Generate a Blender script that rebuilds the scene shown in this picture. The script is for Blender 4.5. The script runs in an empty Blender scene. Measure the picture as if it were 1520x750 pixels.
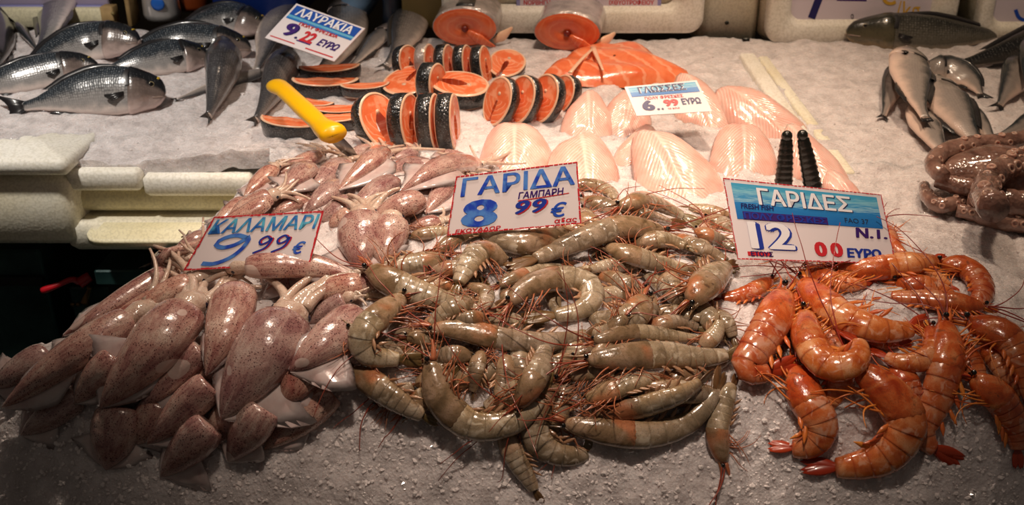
import bpy, math, random
import numpy as np
from mathutils import Vector, noise as mnoise

# ------------------------------------------------------------------ camera, world, lights
SC = bpy.context.scene
COL = SC.collection
CAMZ, PITCH, F = 1.55, math.radians(25), 1480.0
cam_d = bpy.data.cameras.new('camera'); cam = bpy.data.objects.new('camera', cam_d); COL.objects.link(cam)
cam.location = (0, 0, CAMZ); cam.rotation_euler = (math.pi / 2 - PITCH, 0, 0)
cam_d.sensor_width = 36.0; cam_d.lens = F / 1520 * 36.0; cam_d.clip_start = .02
cam_d.dof.use_dof = True; cam_d.dof.focus_distance = 1.08; cam_d.dof.aperture_fstop = 9.0
SC.camera = cam
SC.view_settings.view_transform = 'Standard'; SC.view_settings.look = 'None'
SC.view_settings.gamma = 1; SC.view_settings.use_curve_mapping = False
SC.view_settings.exposure = 0.0
W = bpy.data.worlds.new('market_air'); SC.world = W; W.use_nodes = True
W.node_tree.nodes['Background'].inputs[0].default_value = (.75, .62, .52, 1)
W.node_tree.nodes['Background'].inputs[1].default_value = .055

def lamp(name, kind, loc, target, energy, col, size=.2, spot=60, blend=.6):
    l = bpy.data.lights.new(name, kind); l.energy = energy; l.color = col
    if kind == 'AREA': l.size = size
    else: l.shadow_soft_size = size
    if kind == 'SPOT': l.spot_size = math.radians(spot); l.spot_blend = blend
    o = bpy.data.objects.new(name, l); COL.objects.link(o); o.location = loc
    o.rotation_euler = (Vector(target) - Vector(loc)).to_track_quat('-Z', 'Y').to_euler()
    return o
WARM = (1.0, .74, .52)
lamp('stall_lamp', 'SPOT', (.16, 1.50, 2.45), (.16, 1.48, 1.05), 66, (1.0, .76, .57), .05, 58, 1.0)
lamp('stall_lamp', 'SPOT', (-.20, 1.30, 2.30), (-.12, 1.05, 1.05), 46, (1.0, .80, .64), .04, 56, 1.0)
lamp('stall_lamp', 'SPOT', (.66, 1.45, 2.35), (.70, 1.55, 1.05), 34, WARM, .04, 74, 1.0)
lamp('stall_lamp', 'SPOT', (-.85, .95, 2.30), (-.72, 1.56, 1.05), 66, (1.0, .92, .83), .05, 58, 1.0)
lamp('stall_lamp', 'SPOT', (.06, .48, 2.55), (.06, 1.10, 1.0), 78, (1, .78, .62), .05, 40, 1.0)

rnd = random.Random(7)
nrs = np.random.RandomState(7)

# ------------------------------------------------------------------ helpers: colour and materials
def C(r, g, b, a=1):
    f = lambda v: (v / 255 / 12.92) if v / 255 <= .04045 else ((v / 255 + .055) / 1.055) ** 2.4
    return (f(r), f(g), f(b), a)

class NT:
    def __init__(s, name, rough=.4, spec=.5, coat=0, coat_r=.05, sss=0, sss_r=(1, .4, .25), sss_s=.01, metal=0, trans=0):
        s.m = bpy.data.materials.new(name); s.m.use_nodes = True
        s.t = s.m.node_tree; s.b = s.t.nodes['Principled BSDF']; i = s.b.inputs
        i['Roughness'].default_value = rough; i['Specular IOR Level'].default_value = spec
        i['Coat Weight'].default_value = coat; i['Coat Roughness'].default_value = coat_r
        i['Subsurface Weight'].default_value = sss; i['Subsurface Radius'].default_value = sss_r
        i['Subsurface Scale'].default_value = sss_s; i['Metallic'].default_value = metal
        i['Transmission Weight'].default_value = trans
    def n(s, typ, **kw):
        nd = s.t.nodes.new('ShaderNode' + typ)
        for k, v in kw.items():
            if k in nd.bl_rna.properties: setattr(nd, k, v)
            else:
                inp = nd.inputs[int(k[1:])] if k[0] == 'i' and k[1:].isdigit() else nd.inputs[k]
                s.set(inp, v)
        return nd
    def set(s, inp, v):
        if isinstance(v, bpy.types.NodeSocket): s.t.links.new(v, inp)
        else: inp.default_value = v
    def pos(s): return s.n('NewGeometry').outputs['Position']
    def uv(s):
        sp = s.n('SeparateXYZ'); s.t.links.new(s.n('TexCoord').outputs['UV'], sp.inputs[0])
        return sp.outputs[0], sp.outputs[1]
    def noise(s, scale, detail=3, vec=None, rough=.55, dist=0):
        nd = s.n('TexNoise', Scale=scale, Detail=detail, Roughness=rough, Distortion=dist)
        s.t.links.new(vec or s.pos(), nd.inputs['Vector']); return nd.outputs['Fac']
    def voro(s, scale, feature='F1', vec=None, rand=1):
        nd = s.n('TexVoronoi', feature=feature, Scale=scale, Randomness=rand)
        s.t.links.new(vec or s.pos(), nd.inputs['Vector']); return nd.outputs['Distance']
    def math(s, op, a, b=0.0, c=0.0, clamp=False):
        nd = s.n('Math', operation=op, use_clamp=clamp); s.set(nd.inputs[0], a); s.set(nd.inputs[1], b); s.set(nd.inputs[2], c); return nd.outputs[0]
    def ramp(s, fac, stops):
        nd = s.n('ValToRGB'); s.t.links.new(fac, nd.inputs[0]); e = nd.color_ramp.elements
        while len(e) < len(stops): e.new(.5)
        for el, (p, c) in zip(e, stops):
            el.position = p; el.color = c if len(c) == 4 else (*c, 1)
        return nd.outputs[0]
    def step(s, v, lo, hi): 
        nd = s.n('MapRange', clamp=True, interpolation_type='SMOOTHSTEP'); s.set(nd.inputs[0], v); nd.inputs[1].default_value = lo; nd.inputs[2].default_value = hi; return nd.outputs[0]
    def mix(s, fac, a, b, mode='MIX'):
        nd = s.n('Mix', data_type='RGBA', blend_type=mode); s.set(nd.inputs[0], fac); s.set(nd.inputs[6], a); s.set(nd.inputs[7], b); return nd.outputs[2]
    def rand(s): return s.n('ObjectInfo').outputs['Random']
    def bump(s, h, strength=.3, dist=.002):
        nd = s.n('Bump', Strength=strength, Distance=dist); s.t.links.new(h, nd.inputs['Height'])
        s.t.links.new(nd.outputs[0], s.b.inputs['Normal'])
        return nd
    def col(s, c): s.set(s.b.inputs['Base Color'], c); return s.m
    def hsv(s, c, h=.5, sat=1, v=1):
        nd = s.n('HueSaturation'); s.set(nd.inputs['Hue'], h); s.set(nd.inputs['Saturation'], sat); s.set(nd.inputs['Value'], v); s.set(nd.inputs['Color'], c); return nd.outputs[0]

def plain(name, c, rough=.4, **kw):
    k = NT(name, rough, **kw); k.col(c); return k.m

# ------------------------------------------------------------------ the ice the goods lie on
XL = np.array([[.60, -.72], [.80, -.66], [.84, -.57], [.87, -.475], [.90, -.43], [.96, -.395], [1.02, -.37], [1.12, -.345], [1.33, -.32], [1.40, -.32]])
def sm(t): t = np.clip(t, 0, 1); return t * t * (3 - 2 * t)
def dome(x, y, cx, cy, rx, ry, a):
    d = ((x - cx) / rx) ** 2 + ((y - cy) / ry) ** 2
    return a * np.maximum(0, 1 - d) ** 1.3
def Z(x, y):
    x = np.asarray(x, float); y = np.asarray(y, float)
    z = 1.0 + .098 * (y - .834)
    z = z + dome(x, y, -.30, 1.06, .36, .42, .075) + dome(x, y, .03, 1.02, .28, .36, .060) + dome(x, y, .42, .98, .26, .27, .055)
    z = z + dome(x, y, -.05, 1.62, .45, .35, .02) + dome(x, y, -.8, 1.7, .4, .4, .03)
    t = np.maximum(0, .83 - y); z = z - 1.5 * t * t / (t + .05)
    xl = np.interp(y, XL[:, 0], XL[:, 1]); near = sm((1.371 - y) / .03)
    t = np.maximum(0, xl + .01 - x); z = z - near * 2.2 * t * t / (t + .015)
    return z
def ray(px, py):
    a = (np.asarray(px, float) - 760) / F; u = -(np.asarray(py, float) - 375) / F
    return np.stack([a, math.cos(PITCH) + u * math.sin(PITCH), -math.sin(PITCH) + u * math.cos(PITCH)], -1)
SS = np.linspace(.72, 2.9, 170)
def hit(px, py, lift=0.0):
    """Where the sight line through a pixel meets the surface raised by lift."""
    d = ray(np.atleast_1d(px), np.atleast_1d(py)); lift = np.broadcast_to(np.asarray(lift, float), (len(d),))
    q = d[:, None, :] * SS[None, :, None]
    g = CAMZ + q[..., 2] - (Z(q[..., 0], q[..., 1]) + lift[:, None])
    k = np.argmax(g < 0, axis=1); k = np.where((g < 0).any(axis=1), np.maximum(k, 1), len(SS) - 1)
    lo, hi = SS[k - 1], SS[k]
    for _ in range(14):
        mid = (lo + hi) / 2; q = d * mid[:, None]
        below = CAMZ + q[:, 2] - Z(q[:, 0], q[:, 1]) - lift < 0
        hi = np.where(below, mid, hi); lo = np.where(below, lo, mid)
    q = d * lo[:, None]; q[:, 2] += CAMZ
    return q, lo
def plane_y(px, py, Y):
    d = ray(px, py); s = Y / d[..., 1]; return d * s[..., None] + np.array([0, 0, CAMZ])
def normal_at(p, e=.03):
    gx = (Z(p[0] + e, p[1]) - Z(p[0] - e, p[1])) / (2 * e); gy = (Z(p[0], p[1] + e) - Z(p[0], p[1] - e)) / (2 * e)
    v = np.array([-float(gx), -float(gy), 1.0]); return v / np.linalg.norm(v)
def unit(v): v = np.asarray(v, float); return v / np.maximum(np.linalg.norm(v, axis=-1, keepdims=True), 1e-9)

# ------------------------------------------------------------------ helpers: meshes and things
def mesh_obj(name, verts, faces, mat, parent=None, origin=None, uv=None, smooth=True, mats=None, midx=None):
    """verts (n,3) in world space; parent's own place is taken off. uv: one (u,v) per loop."""
    me = bpy.data.meshes.new(name)
    v = np.asarray(verts, float)
    if parent is not None: v = v - np.array(parent['_o'])
    elif origin is not None: v = v - np.asarray(origin)
    me.from_pydata(v.tolist(), [], [tuple(int(i) for i in f) for f in faces])
    if uv is not None:
        lay = me.uv_layers.new(name='UVMap'); lay.data.foreach_set('uv', np.asarray(uv, float).ravel())
    for m in (mats or [mat]): me.materials.append(m)
    if midx is not None: me.polygons.foreach_set('material_index', midx)
    if smooth: me.polygons.foreach_set('use_smooth', [True] * len(me.polygons))
    me.update()
    o = bpy.data.objects.new(name, me); COL.objects.link(o)
    if parent is not None: o.parent = parent
    elif origin is not None: o.location = origin
    o['_o'] = list(parent['_o']) if parent is not None else (list(origin) if origin is not None else [0., 0., 0.])
    return o
def thing(name, label, cat, loc, group=None):
    o = bpy.data.objects.new(name, None); COL.objects.link(o); o.location = [float(v) for v in loc]
    o.empty_display_size = .02
    o['label'] = label; o['category'] = cat; o['_o'] = [float(v) for v in loc]
    if group: o['group'] = group
    return o
def tag(o, label, cat, group=None):
    o['label'] = label; o['category'] = cat
    if group: o['group'] = group
    return o
def structure(o): o['kind'] = 'structure'; return o

class Geo:
    """Collects pieces of ONE mesh."""
    def __init__(s): s.v = []; s.f = []; s.uv = []; s.mi = []; s.k = 0
    def add(s, v, f, uv=None, mi=0):
        v = np.asarray(v, float); s.v.append(v)
        for q in f:
            s.f.append(tuple(int(i) + s.k for i in q)); s.mi.append(mi)
        s.uv.append(np.asarray(uv, float) if uv is not None else np.zeros((sum(len(q) for q in f), 2)))
        s.k += len(v); return s
    def build(s, name, mat, parent=None, origin=None, smooth=True, mats=None):
        return mesh_obj(name, np.concatenate(s.v), s.f, mat, parent, origin, np.concatenate(s.uv), smooth, mats, s.mi)

def grid_faces(m, n, closed):
    nn = n if closed else n - 1
    i, j = np.meshgrid(np.arange(m - 1), np.arange(nn), indexing='ij'); i = i.ravel(); j = j.ravel(); j2 = (j + 1) % n
    f = np.stack([i * n + j, i * n + j2, (i + 1) * n + j2, (i + 1) * n + j], -1)
    return f, i, j
def sweep(G, P, D, S, hh, ww, n=12, tt=None, vent=1.0, mi=0, cap=True, shape=None):
    """Closed tube: rings of half-height hh along D and half-width ww along S."""
    m = len(P); a = np.arange(n) / n * 2 * math.pi
    ca, sa = np.cos(a), np.sin(a)
    hh = np.broadcast_to(hh, (m,)); ww = np.broadcast_to(ww, (m,))
    cd = np.where(ca > 0, ca, ca * vent)
    R = np.ones((m, n)) if shape is None else shape
    V = P[:, None, :] + D[:, None, :] * (hh[:, None] * cd * R)[..., None] + S[:, None, :] * (ww[:, None] * sa * R)[..., None]
    tt = np.linspace(0, 1, m) if tt is None else tt
    f, i, j = grid_faces(m, n, True)
    uv = np.stack([np.stack([tt[i], j / n], -1), np.stack([tt[i], (j + 1) / n], -1), np.stack([tt[i + 1], (j + 1) / n], -1), np.stack([tt[i + 1], j / n], -1)], 1).reshape(-1, 2)
    faces = [tuple(q) for q in f]
    if cap:
        faces += [tuple(range(n))[::-1], tuple((m - 1) * n + k for k in range(n))]
        uv = np.concatenate([uv, np.tile([tt[0], .5], (n, 1)), np.tile([tt[-1], .5], (n, 1))])
    return G.add(V.reshape(-1, 3), faces, uv, mi)
def catmull(pts, n):
    p = np.asarray(pts, float)
    if len(p) == 2: p = np.stack([p[0], p[0] * .67 + p[1] * .33, p[0] * .33 + p[1] * .67, p[1]])
    q = np.vstack([2 * p[0] - p[1], p, 2 * p[-1] - p[-2]]); out = []
    for i in range(1, len(q) - 2):
        t = np.linspace(0, 1, 24, endpoint=False)[:, None]
        a, b, c, d = q[i - 1], q[i], q[i + 1], q[i + 2]
        out.append(.5 * (2 * b + (c - a) * t + (2 * a - 5 * b + 4 * c - d) * t ** 2 + (3 * b - a - 3 * c + d) * t ** 3))
    out = np.vstack(out + [p[-1:]]); s = np.concatenate([[0], np.cumsum(np.linalg.norm(np.diff(out, axis=0), axis=1))])
    u = np.linspace(0, s[-1], n)
    return np.stack([np.interp(u, s, out[:, k]) for k in range(out.shape[1])], -1)
def tangents(P): return unit(np.gradient(P, axis=0))
def tube(G, pts, r0, r1=None, n=6, m=None, mi=0, flat=1.0, up=(0, 0, 1), prof=None):
    P = catmull(pts, m or max(6, 4 * len(pts))); T = tangents(P)
    S = unit(np.cross(T, np.asarray(up, float) + 1e-4)); D = np.cross(S, T)
    r = np.linspace(r0, r0 if r1 is None else r1, len(P)) if prof is None else r0 * np.interp(np.linspace(0, 1, len(P)), *prof)
    return sweep(G, P, D, S, r * flat, r, n, mi=mi)
def ball(G, c, r, n=10, m=7, mi=0, sx=None):
    """Ellipsoid at c; r a number or three half-axes; sx the axes' directions (3,3)."""
    r = np.broadcast_to(r, (3,)); A = np.eye(3) if sx is None else np.asarray(sx)
    th = np.linspace(.06, math.pi - .06, m)
    P = np.asarray(c) + np.cos(th)[:, None] * A[2] * r[2]
    return sweep(G, P, np.tile(A[0], (m, 1)), np.tile(A[1], (m, 1)), np.sin(th) * r[0], np.sin(th) * r[1], n, mi=mi)
def box(G, lo, hi, bev=0.0, mi=0, M=None):
    """Box with rounded upright edges and chamfered rims."""
    lo = np.asarray(lo, float); hi = np.asarray(hi, float); b = max(bev, 1e-5); k = 5
    c = []
    for (sx, sy, a0) in ((1, 1, 0), (-1, 1, 90), (-1, -1, 180), (1, -1, 270)):
        for q in range(k):
            a = math.radians(a0 + 90 * q / (k - 1))
            c.append((sx, sy, math.cos(a), math.sin(a)))
    mid = (lo + hi) / 2; h = (hi - lo) / 2
    rings = []
    for z, ins in ((lo[2], b * .6), (lo[2] + b * .6, 0), (hi[2] - b * .6, 0), (hi[2], b * .6)):
        rings.append([(mid[0] + sx * (h[0] - b) + ca * (b - ins), mid[1] + sy * (h[1] - b) + sa * (b - ins), z) for sx, sy, ca, sa in c])
    V = np.array(rings).reshape(-1, 3); n = len(c); f, i, j = grid_faces(4, n, True)
    F_ = [tuple(q) for q in f] + [tuple(range(n))[::-1], tuple(3 * n + q for q in range(n))]
    if M is not None: V = V @ np.asarray(M[0]).T + np.asarray(M[1])
    return G.add(V, F_, None, mi)
def flat_shade(o): o.data.polygons.foreach_set('use_smooth', [False] * len(o.data.polygons)); return o

# ------------------------------------------------------------------ laying goods on the heap, each on what lies there already
SPH_C = np.zeros((0, 3)); SPH_R = np.zeros(0)
def lay(px, wpx, sink=.25, n=9, k=.72, maxlift=.075, squash=1.0, register=True, wprof=None):
    """Rests a body whose middle line is seen along px (pixels) and is wpx wide on the heap. Returns centres (n,3), radius."""
    global SPH_C, SPH_R
    p = catmull(np.asarray(px, float), n)
    _, s = hit(p[:, 0], p[:, 1], .02); r = float(np.mean(s)) * wpx / 2 / F
    rr = r * (np.ones(n) if wprof is None else np.interp(np.linspace(0, 1, n), *wprof))
    base = rr * squash * (1 - sink); lift = np.zeros(n)
    for it in range(14):
        q, s = hit(p[:, 0], p[:, 1], base + lift)
        if not len(SPH_C): break
        d = np.linalg.norm(q[:, None] - SPH_C[None], axis=2); over = ((rr[:, None] + SPH_R[None]) * k - d)
        # only what can lie under it pushes it up
        push = np.maximum(over.max(axis=1), 0)
        if push.max() < .0006: break
        lift = lift + push * .7
        for _ in range(2):
            sm_ = np.convolve(np.pad(lift, 1, 'edge'), [.25, .5, .25], 'valid'); lift = np.maximum(lift * .985, sm_)
        lift = np.minimum(lift, maxlift)
    q, s = hit(p[:, 0], p[:, 1], base + lift)
    if register:
        SPH_C = np.vstack([SPH_C, q]); SPH_R = np.concatenate([SPH_R, rr * squash])
    return q, r
# ------------------------------------------------------------------ materials
def ice_mat():
    k = NT('crushed_ice', .28, .5, coat=.9, coat_r=.07, sss=.6, sss_r=(1, .86, .80), sss_s=.016)
    n1 = k.noise(40, 5); v1 = k.voro(330); v2 = k.voro(120); n3 = k.noise(800, 2)
    c = k.ramp(n1, [(.3, C(196, 187, 186)), (.62, C(232, 223, 222))])
    h = k.math('ADD', k.math('MULTIPLY', v1, .55), k.math('ADD', k.math('MULTIPLY', v2, .8), k.math('MULTIPLY', n3, .5)))
    k.bump(h, .6, .0035)
    cn = k.n('Bump', Strength=1.0, Distance=.006); k.t.links.new(k.math('ADD', k.voro(170), k.math('MULTIPLY', k.voro(420), .5)), cn.inputs['Height']); k.t.links.new(cn.outputs[0], k.b.inputs['Coat Normal'])
    k.set(k.b.inputs['Roughness'], k.step(k.noise(500, 1), .34, .60))
    return k.col(c)
def chip_mat():
    k = NT('ice_chip', .07, .6, coat=.6, coat_r=.04)
    return k.col(C(240, 232, 230))
ICE = ice_mat(); CHIP = chip_mat()
def foam_mat(name, a, b):
    k = NT(name, .55, .35, sss=.15, sss_r=(1, .9, .7), sss_s=.01)
    v = k.voro(260); n = k.noise(9, 4)
    c = k.mix(k.step(n, .35, .75), a, b); c = k.mix(k.math('MULTIPLY', k.step(v, .45, .7), .22), c, C(150, 140, 110))
    k.bump(v, .12, .0015); return k.col(c)
FOAM = foam_mat('polystyrene', C(238, 233, 215), C(226, 216, 188)); FOAM_Y = foam_mat('yellowed_polystyrene', C(232, 224, 192), C(216, 205, 165))
FOAM_W = foam_mat('white_polystyrene', C(244, 240, 230), C(232, 226, 210))
def steel_mat():
    k = NT('dark_painted_steel', .28, .6, metal=.35, coat=.3)
    n = k.noise(14, 5); s = k.voro(70)
    c = k.ramp(n, [(.3, C(26, 50, 50)), (.55, C(48, 80, 78)), (.75, C(74, 108, 104))]); c = k.mix(k.step(s, .12, .05), c, C(14, 18, 18))
    k.set(k.b.inputs['Roughness'], k.math('MULTIPLY_ADD', n, .4, .15)); return k.col(c)
STEEL = steel_mat(); BLACKM = plain('black_steel', C(20, 24, 24), .45); REDP = plain('red_lever_plastic', C(190, 22, 36), .3, coat=.4)
BRASS = plain('tarnished_brass', C(120, 92, 58), .35, metal=.9)

def squid_mat():
    k = NT('squid_skin', .2, .55, coat=.55, coat_r=.06, sss=.22, sss_r=(1, .45, .35), sss_s=.006)
    u, v = k.uv(); dors = k.math('MULTIPLY', k.math('ABSOLUTE', k.math('SUBTRACT', v, .5)), 2)
    n = k.noise(26, 5, rough=.65, dist=.6); n2 = k.noise(70, 4)
    r = k.rand(); cmb = k.n('CombineXYZ'); k.set(cmb.inputs[0], k.math('MULTIPLY', u, 4)); k.set(cmb.inputs[1], k.math('MULTIPLY', v, 17)); k.set(cmb.inputs[2], k.math('MULTIPLY', r, 40))
    stv = k.noise(1.0, 5, cmb.outputs[0], .65, .8); n = k.math('ADD', k.math('MULTIPLY', n, .5), k.math('MULTIPLY', stv, .5))
    c = k.ramp(n, [(.38, C(224, 200, 184)), (.50, C(198, 160, 146)), (.60, C(154, 106, 100)), (.72, C(92, 50, 54))])
    c = k.mix(k.math('MULTIPLY', k.step(dors, .3, .95), .25), c, C(112, 66, 68))
    sp = k.voro(420); c = k.mix(k.math('MULTIPLY', k.step(sp, .34, .2), k.step(n2, .34, .55)), c, C(58, 26, 30))
    sp2 = k.voro(850); c = k.mix(k.math('MULTIPLY', k.step(sp2, .36, .22), .65), c, C(88, 46, 46))
    bald = k.step(k.noise(26, 0), .73, .74); c = k.mix(bald, c, C(206, 182, 172))
    c = k.mix(k.math('MULTIPLY', k.step(n2, .35, .75), .3), c, C(150, 84, 80))
    c = k.hsv(c, k.math('MULTIPLY_ADD', r, .012, .494), k.math('MULTIPLY_ADD', r, .3, .85), k.math('MULTIPLY_ADD', r, .34, .86))
    k.bump(k.math('ADD', k.noise(130, 3), k.math('MULTIPLY', n, 1.5)), .16, .003)
    return k.col(c)
def squid_pale():
    k = NT('squid_pale_flesh', .18, .55, coat=.5, sss=.4, sss_r=(1, .7, .55), sss_s=.006)
    n = k.noise(60, 4); c = k.ramp(n, [(.3, C(214, 196, 180)), (.6, C(196, 168, 150)), (.8, C(160, 120, 108))])
    sp = k.voro(600); c = k.mix(k.math('MULTIPLY', k.step(sp, .3, .2), .45), c, C(120, 72, 66))
    k.bump(k.voro(420), .25, .0015); return k.col(c)
def squid_fin():
    k = NT('squid_fin_flesh', .16, .55, coat=.6, sss=.45, sss_r=(1, .7, .6), sss_s=.006)
    n = k.noise(40, 4); c = k.ramp(n, [(.35, C(206, 190, 186)), (.6, C(186, 162, 158)), (.8, C(142, 108, 108))])
    k.bump(n, .15, .003); return k.col(c)
SQ, SQP, SQF = squid_mat(), squid_pale(), squid_fin(); EYE_D = plain('squid_eye', C(30, 28, 44), .12, coat=.8)

def shrimp_mat(name, stops, band, speck, headtint, rough=.2, dark_amt=.5, mott=.55, pale=None):
    k = NT(name, rough, .55, coat=.5, coat_r=.08, sss=.28, sss_r=(1, .55, .3), sss_s=.005)
    u, v = k.uv(); n = k.noise(48, 4, dist=.4); r = k.rand()
    c = k.ramp(n, stops)
    vent = k.math('SUBTRACT', 1.0, k.math('MULTIPLY', k.math('ABSOLUTE', k.math('SUBTRACT', v, .5)), 2))
    c = k.mix(k.math('MULTIPLY', k.step(vent, .45, .95), .45), c, headtint)
    fr = k.math('FRACT', k.math('MULTIPLY', u, 6.0)); c = k.mix(k.math('MULTIPLY', k.step(fr, .80, .99), dark_amt), c, band)
    sp = k.voro(620); c = k.mix(k.math('MULTIPLY', k.step(sp, .34, .2), mott), c, speck)
    if pale: c = k.mix(k.math('MULTIPLY', k.step(k.noise(85, 4, dist=1), .52, .68), .7), c, pale)
    c = k.hsv(c, k.math('MULTIPLY_ADD', r, .014, .493), 1.0, k.math('MULTIPLY_ADD', r, .34, .78))
    k.bump(k.math('ADD', n, k.noise(300, 2)), .12, .0015); return k.col(c)
GS = [(.30, C(114, 97, 76)), (.5, C(154, 135, 112)), (.70, C(184, 165, 144))]
GSH = shrimp_mat('grey_shrimp_shell', GS, C(112, 98, 76), C(96, 84, 70), C(160, 124, 80), dark_amt=.4, pale=C(204, 190, 170))
def carapace_mat(name, stops, tint, dk=.55):
    k = NT(name, .22, .55, coat=.5, coat_r=.08, sss=.28, sss_r=(1, .5, .3), sss_s=.005)
    u, v = k.uv(); n = k.noise(55, 5, dist=.8); c = k.ramp(n, stops)
    c = k.mix(k.math('MULTIPLY', k.step(k.noise(24, 2), .52, .70), .7), c, tint)
    sp = k.voro(560); c = k.mix(k.math('MULTIPLY', k.step(sp, .3, .2), .4), c, C(86, 62, 44)); c = k.mix(k.math('MULTIPLY', k.step(k.noise(70, 4, dist=1.5), .56, .72), dk), c, C(70, 48, 34))
    c = k.hsv(c, .5, 1.0, k.math('MULTIPLY_ADD', k.rand(), .35, .78))
    k.bump(k.math('ADD', n, k.noise(260, 2)), .2, .002); return k.col(c)
GCA = carapace_mat('grey_shrimp_head_shell', [(.3, C(104, 84, 58)), (.5, C(144, 118, 90)), (.7, C(176, 148, 124))], C(186, 110, 68), .75)
def leg_mat(name, a, b):
    k = NT(name, .3, .5, coat=.3, sss=.2, sss_r=(1, .5, .3), sss_s=.003)
    return k.col(k.mix(k.rand(), a, b))
GLE = leg_mat('shrimp_leg', C(176, 104, 72), C(146, 92, 60)); GTA = leg_mat('grey_shrimp_tail', C(112, 92, 54), C(92, 58, 38))
GAN = leg_mat('shrimp_feeler', C(150, 62, 40), C(112, 48, 34)); GSW = leg_mat('grey_shrimp_paddle', C(176, 136, 104), C(138, 100, 72))
RS = [(.32, C(172, 70, 28)), (.48, C(206, 110, 56)), (.66, C(224, 158, 112))]
RSH = shrimp_mat('red_prawn_shell', RS, C(172, 54, 26), C(178, 70, 38), C(216, 118, 68), .2, .5, .45, pale=C(228, 176, 148))
RCA = carapace_mat('red_prawn_head_shell', [(.3, C(166, 56, 20)), (.5, C(204, 96, 42)), (.70, C(222, 144, 90))], C(190, 66, 24))
RLE = leg_mat('red_prawn_leg', C(226, 142, 58), C(206, 92, 46)); RTA = leg_mat('red_prawn_tail', C(158, 46, 20), C(186, 66, 28))
RAN = leg_mat('red_prawn_feeler', C(168, 46, 26), C(120, 28, 22)); BEAD = plain('black_bead_eye', C(12, 10, 10), .08, coat=1)

def fish_mat(name, back, flank, belly, lo=.42, hi=.72, scale=.6, spots=0.0, metal=.0):
    k = NT(name, .24, .6, coat=.5, coat_r=.08, metal=metal)
    u, v = k.uv(); d = k.math('MULTIPLY', k.math('ABSOLUTE', k.math('SUBTRACT', v, .5)), 2)     # 1 back .. 0 belly
    n = k.noise(60, 4); d2 = k.math('MULTIPLY_ADD', k.math('SUBTRACT', n, .5), .25, d)
    c = k.mix(k.step(d2, .12, lo), belly, flank); c = k.mix(k.step(d2, lo + .08, hi), c, back)
    cmb = k.n('CombineXYZ'); k.set(cmb.inputs[0], k.math('MULTIPLY', u, 62)); k.set(cmb.inputs[1], k.math('MULTIPLY', v, 46))
    vo = k.voro(1.0, 'F1', cmb.outputs[0], .35); up = k.step(d2, .25, .6)
    c = k.mix(k.math('MULTIPLY', k.math('MULTIPLY', k.step(vo, .34, .62), up), scale), c, C(22, 24, 28))
    c = k.mix(k.math('MULTIPLY', k.math('MULTIPLY', k.step(vo, .3, .05), up), scale * .55), c, C(206, 206, 204))
    if spots: c = k.mix(k.math('MULTIPLY', k.step(k.voro(170), .3, .2), spots), c, C(30, 30, 30))
    k.bump(vo, .2, .0012); return k.col(c)
BRM = fish_mat('sea_bream_skin', C(50, 58, 66), C(146, 142, 140), C(224, 208, 200), .34, .62, .75)
BRH = fish_mat('sea_bream_head_skin', C(26, 28, 32), C(112, 98, 92), C(214, 190, 182), .45, .66, .12)
BAS = fish_mat('sea_bass_skin', C(70, 68, 70), C(150, 140, 134), C(226, 206, 192), .40, .8, .3)
BASH = fish_mat('sea_bass_head_skin', C(56, 52, 52), C(146, 132, 126), C(224, 202, 192), .42, .8, .06)
CRO = fish_mat('croaker_skin', C(46, 46, 40), C(104, 100, 90), C(150, 136, 114), .3, .8, .45, .25, .1)
CROH = fish_mat('croaker_head_skin', C(42, 42, 32), C(92, 86, 66), C(156, 136, 100), .3, .7, .05, .2, .05)
DRK = fish_mat('dark_fish_skin', C(32, 32, 32), C(66, 64, 62), C(112, 104, 98), .25, .7, .6, 0, .15)
SMF = fish_mat('pale_bream_skin', C(40, 46, 50), C(150, 140, 134), C(228, 200, 184), .5, .82, .12)
FIN = plain('fish_fin', C(62, 58, 56), .35, coat=.3); FIN_D = plain('dark_fish_fin', C(34, 32, 34), .35, coat=.3)
MOUTH = plain('fish_lip', C(150, 128, 116), .3, coat=.4); GOLD = plain('gold_brow_band', C(206, 170, 40), .25, coat=.4)
def eye_mat():
    k = NT('fish_eye', .08, .6, coat=1)
    u, v = k.uv(); return k.col(k.ramp(u, [(.0, C(10, 10, 12)), (.24, C(10, 10, 12)), (.30, C(176, 160, 120)), (.5, C(70, 66, 60))]))
FEYE = eye_mat()

def flesh_mat(name, a, b, line, sc=1.0, amt=.55):
    k = NT(name, .25, .5, coat=.35, coat_r=.1, sss=.3, sss_r=(1, .35, .15), sss_s=.006)
    u, v = k.uv(); n = k.noise(45, 3)
    w = k.math('SINE', k.math('ADD', k.math('MULTIPLY', u, 58 * sc), k.math('MULTIPLY', n, 6)))
    c = k.mix(k.step(n, .3, .7), a, b); c = k.mix(k.math('MULTIPLY', k.step(w, .55, 1.0), amt), c, line)
    k.bump(k.math('ADD', k.noise(110, 3), k.math('MULTIPLY', w, .25)), .25, .002); return k.col(c)
SAL = flesh_mat('salmon_flesh', C(232, 112, 66), C(240, 136, 90), C(250, 186, 150))
SALD = flesh_mat('deep_salmon_flesh', C(222, 100, 58), C(236, 124, 78), C(244, 160, 118), .8, .3)
def skin_mat(name, a, b, dots):
    k = NT(name, .22, .6, coat=.6, coat_r=.06, metal=.2)
    n = k.noise(40, 4); vo = k.voro(330); c = k.ramp(n, [(.3, a), (.7, b)])
    c = k.mix(k.math('MULTIPLY', k.step(vo, .3, .08), dots), c, C(190, 190, 190)); k.bump(vo, .4, .002); return k.col(c)
SKIN = skin_mat('salmon_dark_skin', C(20, 21, 23), C(54, 54, 54), .35); SKINS = skin_mat('salmon_silver_skin', C(150, 142, 138), C(206, 194, 188), .25)
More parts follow.
